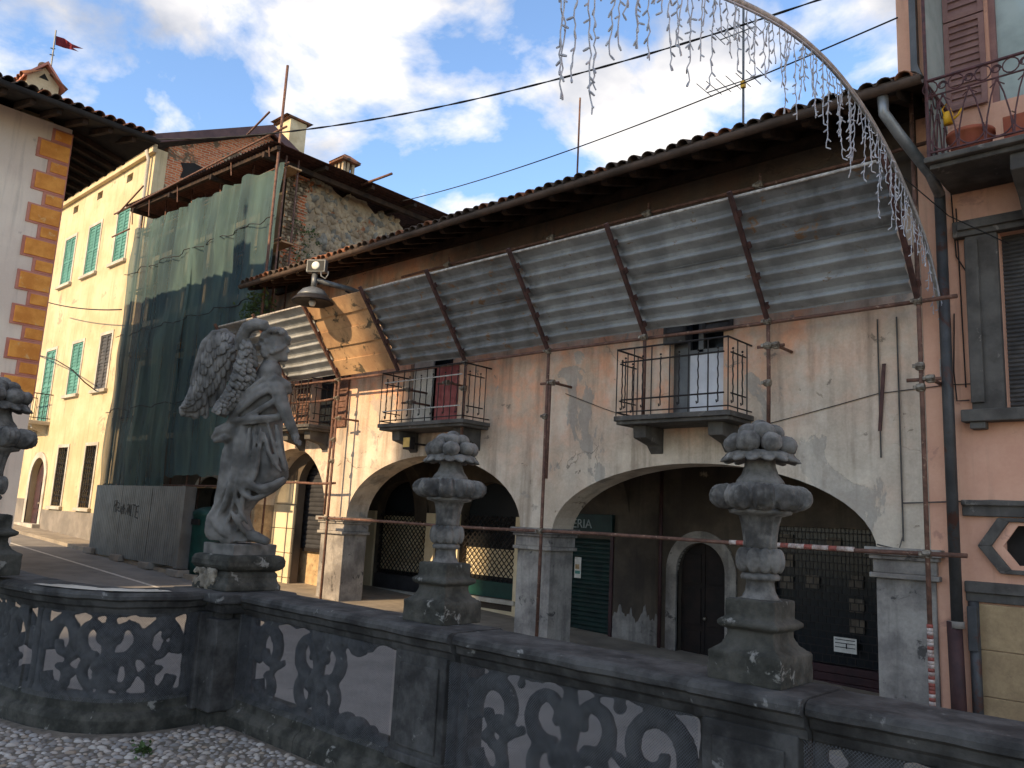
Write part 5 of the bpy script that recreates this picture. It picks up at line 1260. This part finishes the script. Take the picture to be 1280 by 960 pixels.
# scrollwork panels
def spiral(c, r0, r1, a0, a1, n=22): return [(c[0]+(r0+(r1-r0)*i/n)*math.cos(a0+(a1-a0)*i/n), c[1]+(r0+(r1-r0)*i/n)*math.sin(a0+(a1-a0)*i/n)) for i in range(n+1)]
def scroll_panel(P, L, left=True, right=True, mid=True, seed=0):
    """carved scrolls in panel coordinates s (0..L), t (0..0.56); P maps to 3D"""
    o = M(); rg = random.Random(seed); pi = math.pi; Hh = .56
    nrm = (Vector(P(L/2, .2, .1))-Vector(P(L/2, .2, 0))).normalized()
    def T(pts, r): o.tube([P(a, b, .11+.012*math.sin(9*a+5*b)) for a, b in pts], r, 8)
    def half(f):
        g = lambda pts: [(f(a), b) for a, b in pts]
        T(g(spiral((.27, .36), .17, .05, pi*1.15, -pi*1.0)), [.05-.02*i/22 for i in range(23)])
        T(g(spiral((.25, .14), .13, .04, pi*1.0, pi*2.6)), [.046-.018*i/22 for i in range(23)])
        T(g([(.3, .2), (.38, .26), (.46, .3)]), .024)
        for k in range(5): 
            a, b = rg.uniform(.05, .45), rg.uniform(.02, .54); o.ell(P(f(a), b, .10), rg.uniform(.025, .045), n=8, m=5)
    if left: half(lambda a: a)
    if right: half(lambda a: L-a)
    if mid:
        for sg in (-1, 1):
            g = lambda pts: [(L/2+sg*(a_-.0), b_) for a_, b_ in pts]
            T(g(spiral((.13, .40), .14, .04, -pi*.55, pi*1.25)), [.045-.018*i/22 for i in range(23)])
            T(g(spiral((.12, .15), .12, .04, pi*.6, -pi*1.2)), [.042-.016*i/22 for i in range(23)])
            T(g([(.0, .0), (.03, .14), (.0, .26), (.04, .38), (.0, .56)]), .03)
        for k in range(5): o.ell(P(L/2+.035*(k-2), .29-.04*abs(k-2), .09), .038, n=8, m=5)
    # frame of the pierced slab
    n = max(2, int(L/.07))
    for t, r in ((.565, .026), (.0, .04)): o.tube([P(L*i/n, t+.012*math.sin(i*2.1+seed), .11) for i in range(n+1)], r, 8)
    for s in (.02, L-.02): o.tube([P(s, .0, .11), P(s, .3, .11), P(s, .57, .11)], .026, 8)
    if not right:
        for k in range(6): o.ell(P(L*.5+.1*k, .53+.01*math.sin(k*3), .11), .05 if k % 2 else .075, n=8, m=5)
        for k in range(5): o.ell(P(L*.55+.12*k, .04, .11), rg.uniform(.05, .08), n=8, m=5)
    return remesh(o, .013, .008, 12, 1)
def PX_(x0): return lambda s, t, d: Vector((x0+s, 3.09+d+.02, .285+t))
def meshwire(P, L, Hh=.57, st=.0135, r=.0009):
    o = M(); k = -int(Hh/st)
    while k*st < L:
        t0 = max(0, -k*st); t1 = min(Hh, L-k*st)
        if t1-t0 > .02:
            n = 1 if L < 0 else max(1, int((t1-t0)/.14))
            for sg in (0, 1):
                A_ = []; B_ = []
                for i in range(n+1):
                    t = t0+(t1-t0)*i/n; s = k*st+t
                    if sg: s = L-s
                    A_.append(P(s-r*1.3, t, .012+.004*math.sin(s*9+t*7))); B_.append(P(s+r*1.3, t, .012+.004*math.sin(s*9+t*7)))
                o.strip(A_, B_)
        k += 1
    return o
for x0, L, kw in ((-5.40, 1.70, dict(right=False, mid=True, seed=1)), (-3.24, 1.48, dict(seed=2)), (-1.32, 1.85, dict(seed=3)), (.97, 1.4, dict(seed=4))):
    meshpart('scroll_panel', scroll_panel(PX_(x0), L, **kw), 'sooty_stone', BL)
    part('wire_mesh', meshwire(PX_(x0), L), 'wire_grey', BL, fix=False)
# panel on the curve
CD = dense(CV, .03); AL = arclen(CD)
def onpath(s):
    import bisect
    i = min(max(1, bisect.bisect_left(AL, s)), len(AL)-1); f = (s-AL[i-1])/max(1e-9, AL[i]-AL[i-1])
    a, b = CD[max(0, i-4)], CD[min(len(CD)-1, i+3)]; t = Vector((b[0]-a[0], b[1]-a[1])).normalized()
    p = Vector(CD[i-1]).lerp(Vector(CD[i]), f); return p, Vector((t.y, -t.x))
def PC(s0): 
    def f(s, t, d):
        p, n = onpath(s0+s); q = p+n*(d+.03); return Vector((q.x, q.y, .285+t))
    return f
for s0, L, kw in ((.1, 1.36, dict(seed=6)), (1.5, 1.2, dict(seed=7)), (2.75, 1.4, dict(seed=8))):
    meshpart('scroll_panel', scroll_panel(PC(s0), L, **kw), 'sooty_stone', BL)
    part('wire_mesh', meshwire(PC(s0), L), 'wire_grey', BL, fix=False)

# ------------------------------------------------------------------ urns
def gad(n, amp): return lambda r, z, q, i: r*(1+amp*abs(math.cos(n*q/2))**.7-amp*.5)
def build_urn(label, loc, scale, rot, seed, group='fruit-topped stone urns on the balustrade'):
    U = thing('stone_urn', label, 'urn', loc, group, (0, 0, rot))
    mw = Matrix.LocRotScale(Vector(loc), None, None)
    rg = random.Random(seed)
    def put(name, me, material='urn_stone'):
        me.materials.clear(); me.materials.append(MATS[material]); o = bpy.data.objects.new(name, me); COL.objects.link(o); o.parent = U; return o
    s = scale
    o = M(); P_ = [(.158, 0), (.158, .115), (.148, .121), (.118, .14), (.105, .17), (.101, .205), (.12, .21), (.134, .222), (.134, .236), (.12, .246), (.106, .252), (.106, .325), (.09, .33)]
    o.sq([(a*s, b*s) for a, b in P_], (0, 0, 0)); put('pedestal', remesh(o, .0065*s, .0055, 18, 0), 'moss_stone')
    o = M(); o.lathe([(a*s, b*s) for a, b in [(.09, .325), (.075, .335), (.062, .36), (.057, .395), (.06, .405), (.078, .408), (.082, .42), (.075, .432), (.065, .436)]], n=28); put('foot', o.mesh('foot', None, True))
    o = M(); o.lathe([(a*s, b*s) for a, b in [(.06, .434), (.075, .45), (.082, .485), (.075, .52), (.066, .54)]], n=32)
    for k in range(10):
        q = 2*math.pi*k/10+seed; o.ell((math.cos(q)*.076*s, math.sin(q)*.076*s, .487*s), .027*s, .027*s, .053*s, 12, 8)
    put('lobed_bulb', remesh(o, .0048*s, .002, 40, 0))
    o = M(); o.lathe([(a*s, b*s) for a, b in [(.068, .535), (.066, .56), (.07, .60), (.076, .64), (.085, .672), (.128, .682), (.134, .694), (.12, .702)]], n=60, fn=lambda r, z, q, i: r*(1+.05*math.cos(12*q)) if i < 5 else r); put('fluted_cup', o.mesh('fluted_cup', None, True))
    o = M(); o.lathe([(a*s, b*s) for a, b in [(.11, .695), (.12, .705), (.135, .74), (.125, .785), (.11, .808), (.1, .815)]], n=48)
    for k in range(9):
        q = 2*math.pi*k/9+seed*.37; d = Vector((math.cos(q), math.sin(q), 0)); t = Vector((-d.y, d.x, 0)); mt = Matrix((d, t, Vector((0, 0, 1)))).transposed() @ Matrix.Rotation(R(rg.uniform(-12, 16)), 3, 'Y')
        o.ell(d*.142*s+Vector((0, 0, .748*s)), rg.uniform(.068, .076)*s, .046*s, rg.uniform(.05, .057)*s, 14, 8, mt)
        for g in (-1, 0, 1): o.ell(d*.15*s+t*(g*.027*s)+Vector((0, 0, .752*s)), rg.uniform(.066, .072)*s, .017*s, .055*s, 10, 8, mt)
    me = remesh(o, .0062*s, .005, 30, 0); put('gadrooned_collar', me)
    o = M(); o.lathe([(a*s, b*s) for a, b in [(.105, .808), (.098, .825), (.078, .85), (.066, .885), (.064, .93), (.075, .95)]], n=28); put('neck', o.mesh('neck', None, True))
    o = M()
    for k in range(14):
        q = 2*math.pi*k/14; d = Vector((math.cos(q), math.sin(q), 0)); t = Vector((-d.y, d.x, 0))
        mt = Matrix((d, t, Vector((0, 0, 1)))).transposed() @ Matrix.Rotation(R(24), 3, 'Y')
        o.ell(d*.112*s+Vector((0, 0, .928*s)), .066*s, .036*s, .016*s, 10, 6, mt)
    o.lathe([(.06*s, .92*s), (.13*s, .925*s), (.15*s, .935*s), (.12*s, .95*s), (0, .955*s)], n=24)
    put('leaf_dish', remesh(o, .007*s, .004, 30, 1))
    for k in range(8):
        q = 2*math.pi*k/8+rg.uniform(-.1, .1); r_ = rg.uniform(.042, .053)*s
        o = M(); o.ell((math.cos(q)*.116*s, math.sin(q)*.116*s, .978*s+rg.uniform(-.006, .01)*s), r_, r_, r_*rg.uniform(.85, 1.0), 16, 10)
        me = o.mesh('fruit', None, True); 
        for v in me.vertices: v.co += Vector(v.co)*noise.noise(v.co*40)*.012
        put('fruit', me)
    for k in range(6):
        q = 2*math.pi*k/5+.4; rr = .055 if k < 5 else 0
        o = M(); r_ = rg.uniform(.042, .052)*s; o.ell((math.cos(q)*rr*s, math.sin(q)*rr*s, (1.03 if k < 5 else 1.055)*s), r_, r_, r_*.85, 16, 10); put('fruit', o.mesh('fruit', None, True))
    return U
build_urn('grey urn with large round fruit and pale stains on its stepped base', (-1.585, 3.32, 1.003), 1.0, 0, 1)
build_urn('darker urn with clustered small fruit standing before the middle arch', (-3.60, 3.38, 1.003), 1.03, R(4), 5)
build_urn('large dark urn on the curved end beyond the angel', tuple(atd(-34, 718, 5.9)), 1.34, R(20), 9)

# ------------------------------------------------------------------ the angel
ST = thing('angel_statue', 'weathered grey stone angel with folded wings and draped robe on a moulded plinth', 'statue', (-5.77, 3.36, 1.0))
D0 = 6.15; PXM = FPX/D0
def S(x, y, w=0): return atd(x, y, D0-w)
cr_ = R(3); pc = (-5.77, 3.27, 0)
o = M(); o.sq([(.235, .998), (.235, 1.04), (.218, 1.055), (.21, 1.09), (.215, 1.115), (.195, 1.14)], pc, cr_); weather(part('plinth_base', o, 'moss_stone', ST, bevel=.01), .006)
o = M(); o.sq([(.2, 1.138), (.235, 1.155), (.25, 1.18), (.252, 1.215), (.24, 1.245), (.21, 1.255)], pc, cr_); weather(part('plinth_moulding', o, 'moss_stone', ST, bevel=.012), .008)
o = M(); rgx = random.Random(4)
for k in range(70):
    p = (rgx.uniform(-6.0, -5.70), 3.27-.222+rgx.uniform(-.012, .012), rgx.uniform(1.0, 1.15)); o.ell(p, rgx.uniform(.018, .036), rgx.uniform(.012, .02), rgx.uniform(.015, .03), 7, 5)
meshpart('broken_patch', remesh(o, .009, .01, 25, 1), 'broken_stone', ST)
o = M(); o.sq([(.19, 1.25), (.192, 1.33), (.186, 1.335)], pc, cr_+R(3)); weather(part('figure_slab', o, 'statue_stone', ST, bevel=.01), .006)
hz = Vector((FW.x, FW.y, 0)).normalized(); rh = Vector((hz.y, -hz.x, 0))   # horizontal axes of the figure's view
f = M()
rings = [(676, 262, 322), (668, 257, 319), (655, 257, 313), (645, 259, 310), (637, 265, 312), (625, 271, 322), (612, 274, 344), (602, 276, 355), (592, 278, 359), (580, 280, 358), (565, 282, 355), (550, 285, 354), (535, 290, 353), (520, 299, 354), (510, 304, 355), (500, 306, 356), (490, 309, 357), (480, 313, 356), (470, 319, 353), (462, 323, 349), (455, 327, 345), (449, 331, 342)]
nn = 40; vs = []
for i, (y, l, r_) in enumerate(rings):
    c = S((l+r_)/2, y); a = (r_-l)/2/PXM; b = min(a*.85, .2); fold = .10 if y > 515 else .03
    for j in range(nn):
        q = 2*math.pi*j/nn; k = 1+fold*math.sin(7*q+y*.035)+fold*.6*math.sin(12*q-y*.05)
        vs.append(c+rh*math.cos(q)*a*(1+(k-1)*.4)-hz*math.sin(q)*b*k)
K = len(rings); f.add(vs, [(i*nn+j, i*nn+(j+1) % nn, (i+1)*nn+(j+1) % nn, (i+1)*nn+j) for i in range(K-1) for j in range(nn)]+[tuple(range(nn)), tuple((K-1)*nn+j for j in range(nn))[::-1]])
def T(pts, r, n=8): f.tube([S(*p) for p in pts], r, n)
def E(p, a, b=None, c=None): f.ell(S(*p), a, b, c, 12, 8)
# drapery folds (raised ridges)
for pts, r in (([(284, 528, .1), (304, 508, .16), (330, 488, .16), (357, 480, .1)], .024), ([(286, 520, .1), (306, 498, .15), (334, 479, .15), (356, 474, .08)], .022), ([(290, 534, .12), (318, 516, .18), (345, 500, .17), (358, 490, .1)], .022),
               ([(288, 527, .13), (312, 523, .19), (338, 522, .19), (354, 519, .12)], .022), ([(300, 538, .14), (294, 580, .17), (284, 625, .16), (272, 650, .1)], .022), ([(312, 534, .17), (308, 585, .19), (303, 630, .17), (297, 664, .12)], .02),
               ([(326, 534, .19), (324, 570, .2), (318, 600, .2)], .016), ([(297, 583, .18), (312, 608, .2), (335, 610, .19), (356, 597, .12)], .024), ([(294, 600, .18), (308, 624, .19), (326, 622, .17), (346, 608, .12)], .02), ([(345, 530, .14), (350, 565, .14), (357, 590, .1)], .02), ([(330, 540, .19), (338, 575, .19), (352, 590, .14)], .016),
               ([(290, 640, .17), (300, 658, .16), (312, 670, .1)], .02), ([(266, 645, .1), (272, 662, .14), (290, 672, .15)], .024), ([(306, 540, .16), (300, 585, .19), (292, 630, .17), (282, 662, .12)], .014), ([(319, 536, .19), (316, 580, .2), (311, 628, .17)], .013), ([(335, 530, .18), (342, 556, .17), (348, 580, .16)], .013), ([(300, 592, .19), (314, 616, .2), (340, 612, .17), (357, 601, .1)], .014), ([(292, 612, .18), (300, 640, .17), (310, 655, .14)], .014), ([(286, 514, .1), (302, 494, .14), (322, 478, .14), (334, 470, .12)], .016), ([(296, 530, .15), (322, 528, .2), (350, 524, .15)], .013), ([(280, 560, .08), (276, 600, .08), (268, 634, .06)], .018)):
    q_ = [S(p[0], p[1], p[2]+.004) for p in pts]; q_ = [q_[0]]+[v for a, b in zip(q_, q_[1:]) for v in (a.lerp(b, .33), a.lerp(b, .67))]+[q_[-1]]
    f.tube(q_, [r*.5]+[r*1.05]*(len(q_)-2)+[r*.5], 8)
# fluttering hem at the left hip
T([(302, 528, .08), (288, 537, .1), (275, 540, .06), (266, 548, .0)], [.05, .055, .045, .02]); T([(300, 536, .1), (284, 546, .1), (268, 551, .03)], [.04, .045, .02]); T([(300, 524, .06), (284, 534, .05), (270, 537, -.02)], [.04, .04, .02])
# shoulder, bundled drape, arm
E((338, 466, .06), .085, .085, .10); E((346, 484, .10), .085, .08, .06); T([(330, 478, .1), (346, 474, .13), (359, 481, .1), (360, 490, .05)], .034); T([(332, 488, .14), (348, 490, .15), (360, 487, .08)], .03)
T([(347, 484, .12), (352, 504, .14), (358, 519, .15), (364, 533, .14), (368, 542, .13)], [.06, .055, .046, .04, .032], 10)
# neck and head
T([(335, 462, .02), (338, 450, .03), (341, 443, .03)], [.065, .05, .05], 10)
E((344, 431, .02), .088, .088, .112); E((350, 440, .02), .052, .06, .075); T([(357, 432, .02), (361, 440, .02), (357, 442, .02)], [.012, .018, .01], 6); E((355, 449, .02), .03, .035, .022); E((357, 444.5, .02), .016, .022, .01); E((357, 429, .02), .025, .05, .014); E((345, 437, .105), .014, .014, .026)
rgx = random.Random(21)
for k in range(46):
    a = rgx.uniform(R(40), R(255)); x = 343+16.5*math.cos(a)*rgx.uniform(.8, 1.02); y = 428-18*math.sin(a)*rgx.uniform(.85, 1.0); w_ = rgx.uniform(-.09, .09)*(.9 if abs(math.cos(a)) < .9 else .5)
    E((x, y, .02+w_), rgx.uniform(.018, .03))
for k in range(16): E((rgx.uniform(328, 346), rgx.uniform(416, 446), rgx.uniform(.06, .09)), rgx.uniform(.018, .026))
T([(331, 437, .06), (340, 441, .1), (350, 437, .09), (358, 431, .05)], .016); E((360, 424, .02), .028); E((355, 417, .02), .03)
# feet
T([(312, 668, .1), (324, 673, .12), (336, 678, .13)], [.045, .04, .028], 8); T([(280, 672, .1), (292, 677, .14)], [.05, .04], 8)
meshpart('figure', remesh(f, .0082, .0035, 34, 3), 'statue_stone', ST)
# hand with separate fingers
h = M(); hp = lambda x, y, w: S(x, y, w)
h.ell(S(370, 547, .13), .03, .022, .042, 12, 8); h.tube([S(367.5, 541, .13), S(370, 548, .13)], [.032, .03], 10)
for k, (x, y, w_) in enumerate(((373.5, 557, .15), (375.5, 557.5, .135), (376.5, 556, .12), (377, 553, .105))):
    b0 = S(370.5+.9*k, 550.5, .15-.014*k); h.tube([b0, b0.lerp(S(x, y, w_), .55)+hz*-.004, S(x, y, w_)], [.0095, .009, .007], 8)
h.tube([S(368, 546, .155), S(368.5, 551, .165), S(370, 555, .16)], [.011, .010, .007], 8)
meshpart('hand', remesh(h, .0045, 0, 1, 1), 'statue_stone', ST)
# wings: overlapping feather rows on a thin core
def wing(name, lead, trail, w0, w1, rows, hook, seed):
    o = M(); fe = M(); rg = random.Random(seed); n = len(lead)
    def at_(u, v):
        u = max(0, min(1, u)); i = min(n-2, int(u*(n-1))); f_ = u*(n-1)-i
        a = Vector(lead[i]).lerp(Vector(lead[i+1]), f_); b = Vector(trail[i]).lerp(Vector(trail[i+1]), f_); p = a.lerp(b, v)
        return p, w0+(w1-w0)*u+.05*math.sin(math.pi*min(1, v))
    for k in range(40):      # core
        u = k/39
        pts = []
        for v in (0, .3, .6, .93):
            p, w_ = at_(u, v); pts.append(S(p.x, p.y, w_-.03))
        o.tube(pts, .024, 6, True, .6, tuple(hz))
    for (v0, v1, cnt, r_, lift) in rows:
        for k in range(cnt):
            u = (k+.5)/cnt+rg.uniform(-.022, .022); pts = []; rs_ = []; kk = rg.uniform(.78, 1.2); ex_ = rg.uniform(.85, 1.15)
            for q, rr in ((0, .5), (.3, .9), (.65, 1.0), (.9, .85), (1.0, .35)):
                p, w_ = at_(u+.03*q, v0+(v1-v0)*q*ex_); pts.append(S(p.x, p.y, w_+lift*(.35+.65*q)+rg.uniform(-.003, .003))); rs_.append(r_*rr*kk)
            fe.tube(pts, rs_, 8, True, .5, tuple(hz))
            # quill groove as a thin ridge
            fe.tube([p_-hz*(r_*.48) for p_ in pts[1:4]], r_*.14, 4)
    if hook: o.tube([S(x, y, w_) for x, y, w_ in hook[0]], hook[1], 10)
    W_ = meshpart(name, remesh(o, .0075, .006, 30, 0), 'statue_stone', ST)
    f_ = part('feathers', fe, 'statue_stone', W_, True); weather(f_, .007, 24)
    return W_
wing('wing', [(292, 426), (284, 417), (275, 415), (266, 420), (258, 428), (252, 442), (247, 458), (243, 474), (237, 492), (230, 506)],
     [(292, 450), (288, 466), (283, 480), (277, 492), (270, 503), (262, 513), (252, 521), (243, 523), (234, 520), (226, 515)], -.10, -.02,
     ((.66, 1.03, 13, .034, .03), (.46, .8, 14, .03, .045), (.28, .58, 14, .028, .055), (.1, .4, 14, .026, .06), (-.02, .2, 14, .024, .055)),
     ([(296, 438, -.1), (291, 424, -.1), (281, 416, -.1), (268, 418, -.08), (256, 430, -.05), (248, 452, -.02), (240, 480, -.01)], [.028, .035, .038, .036, .032, .028, .02]), 5)
wing('wing', [(303, 420), (300, 436), (296, 450), (292, 464), (287, 478), (280, 492), (271, 504), (266, 512)],
     [(318, 436), (321, 450), (320, 464), (317, 478), (311, 490), (303, 500), (294, 510), (284, 520)], .05, .12,
     ((.6, 1.02, 17, .021, .03), (.35, .75, 17, .02, .045), (.12, .5, 17, .02, .055), (-.05, .28, 17, .02, .055)),
     ([(299, 438, .05), (302, 422, .06), (309, 410, .07), (320, 405, .08), (331, 407, .08), (336, 414, .06)], [.034, .046, .05, .048, .042, .028]), 6)

# ------------------------------------------------------------------ cobbles
def pebble_mesh(seed):
    rg = random.Random(seed); o = M(); stone(o, (0, 0, 0), (1, .72, .5), rg); me = o.mesh('pebble', 'pebble', True, False); return me
def pebble_flat(m, c, a, L, rg):
    n, k = 8, 3; vs = []; ca, sa = math.cos(a), math.sin(a); ph = [rg.uniform(.85, 1.15) for _ in range(n)]
    for i in range(k+1):
        e = math.pi/2*i/k
        for j in range(n):
            q = 2*math.pi*j/n; x = L*math.cos(e)*math.cos(q)*ph[j]; y = L*.68*math.cos(e)*math.sin(q)*ph[j]; vs.append((c[0]+x*ca-y*sa, c[1]+x*sa+y*ca, c[2]+L*.5*math.sin(e)))
    m.add(vs, [(i*n+j, i*n+(j+1) % n, (i+1)*n+(j+1) % n, (i+1)*n+j) for i in range(k) for j in range(n)])
rg = random.Random(9); pb = []; cell = {}
def inside(x, y):
    if y > 3.05: return False
    if x > -5.5: return True
    best = min(((x-px)**2+(y-py)**2, i) for i, (px, py) in enumerate(CV))
    i = best[1]; a, b = CV[max(0, i-1)], CV[min(len(CV)-1, i+1)]; t = (b[0]-a[0], b[1]-a[1]); d = (x-CV[i][0])*t[1]-(y-CV[i][1])*t[0]
    return d < -.015
tries = 0
while tries < 60000:
    tries += 1
    x = rg.uniform(-8.2, -.2); y = rg.uniform(.2, 3.06)
    L = rg.uniform(.017, .034)
    if not inside(x, y): continue
    gx, gy = int(x/.05), int(y/.05); ok = True
    for i in (-1, 0, 1):
        for j in (-1, 0, 1):
            for (qx, qy, ql) in cell.get((gx+i, gy+j), ()):
                if (qx-x)**2+(qy-y)**2 < (.80*(ql+L))**2: ok = False; break
            if not ok: break
        if not ok: break
    if ok: cell.setdefault((gx, gy), []).append((x, y, L)); pb.append((x, y, L))
def shown(p):
    d = Vector((p[0], p[1], T_))-EYE; z = d.dot(FW); 
    if z <= 0: return 1e9
    px, py = 640+FPX*d.dot(RT)/z, 480-FPX*d.dot(UP)/z
    return z if (0 < px < 1280 and py < 960) else 1e8+z
T_ = .10
pb.sort(key=shown)
PM = []
for k in range(8):
    o = M(); pebble_flat(o, (0, 0, 0), 0, 1, random.Random(k)); PM.append(o.mesh('pebble', 'pebble', True, False))
for k, (x, y, L) in enumerate(pb[:300]):
    o = bpy.data.objects.new('pebble', PM[k % 8]); COL.objects.link(o); o.parent = terrace; o.location = (x, y, .098); o.rotation_euler = (rg.uniform(-.1, .1), rg.uniform(-.1, .1), rg.uniform(0, 6.3)); s = L*1.08; o.scale = (s, s, s*rg.uniform(.8, 1.2))
o = M()
for (x, y, L) in pb[300:]: pebble_flat(o, (x, y, .098), rg.uniform(0, 6.3), L*1.08, rg)
part('pebbles', o, 'pebble', terrace, True, fix=False, kind='stuff')

# ------------------------------------------------------------------ greenery
def leaves(pts, n, s0, s1, spread, rg):
    o = M()
    for k in range(n):
        c = Vector(rg.choice(pts))+Vector((rg.gauss(0, spread), rg.gauss(0, spread), rg.gauss(0, spread))); s = rg.uniform(s0, s1)
        a = Vector((rg.uniform(-1, 1), rg.uniform(-1, 1), rg.uniform(-.6, .8))).normalized(); b = a.orthogonal().normalized()
        o.add([c, c+a*s*.5+b*s*.28, c+a*s, c+a*s*.5-b*s*.28], [(0, 1, 2, 3)])
    return o
rg = random.Random(2)
bs = thing('wall_shrub', 'wild leafy shrub growing from the left end of the arcade eaves', 'shrub', (-17.3, 9.6, 6.0))
pts = [Vector((-17.35+rg.uniform(-.5, .4), 9.45+rg.uniform(-.1, .3), 6.3+rg.uniform(-.6, .35))) for _ in range(26)]
part('foliage', leaves(pts, 520, .05, .12, .10, rg), 'leaf', bs, fix=False)
o = M()
for p in pts[:9]: o.tube([(-17.5, 10.2, 5.9), (p.x*.5-8.75, 9.8, p.z-.1), tuple(p)], [.02, .012, .006], 5)
part('stems', o, 'old_wood', bs)
gp = thing('gable_weeds', 'green weeds rooted in the rubble gable of the ruined house', 'plant', (-17.9, 11, 8.2))
pts = [Vector((-17.85, 10.9+rg.uniform(-.35, .5), 8.3+rg.uniform(-.6, .7))) for _ in range(16)]
part('foliage', leaves(pts, 300, .04, .10, .09, rg), 'leaf', gp, fix=False)
wd = thing('cobble_weed', 'small green weed sprouting between the pebbles', 'plant', (-4.9, 2.45, .1))
c = None
d = ray(176, 944); tt = (.1-1.6)/d.z; c = EYE+d*tt
pts = [c+Vector((rg.uniform(-.06, .06), rg.uniform(-.05, .05), .03)) for _ in range(8)]
part('foliage', leaves(pts, 70, .02, .05, .015, rg), 'leaf', wd, fix=False)
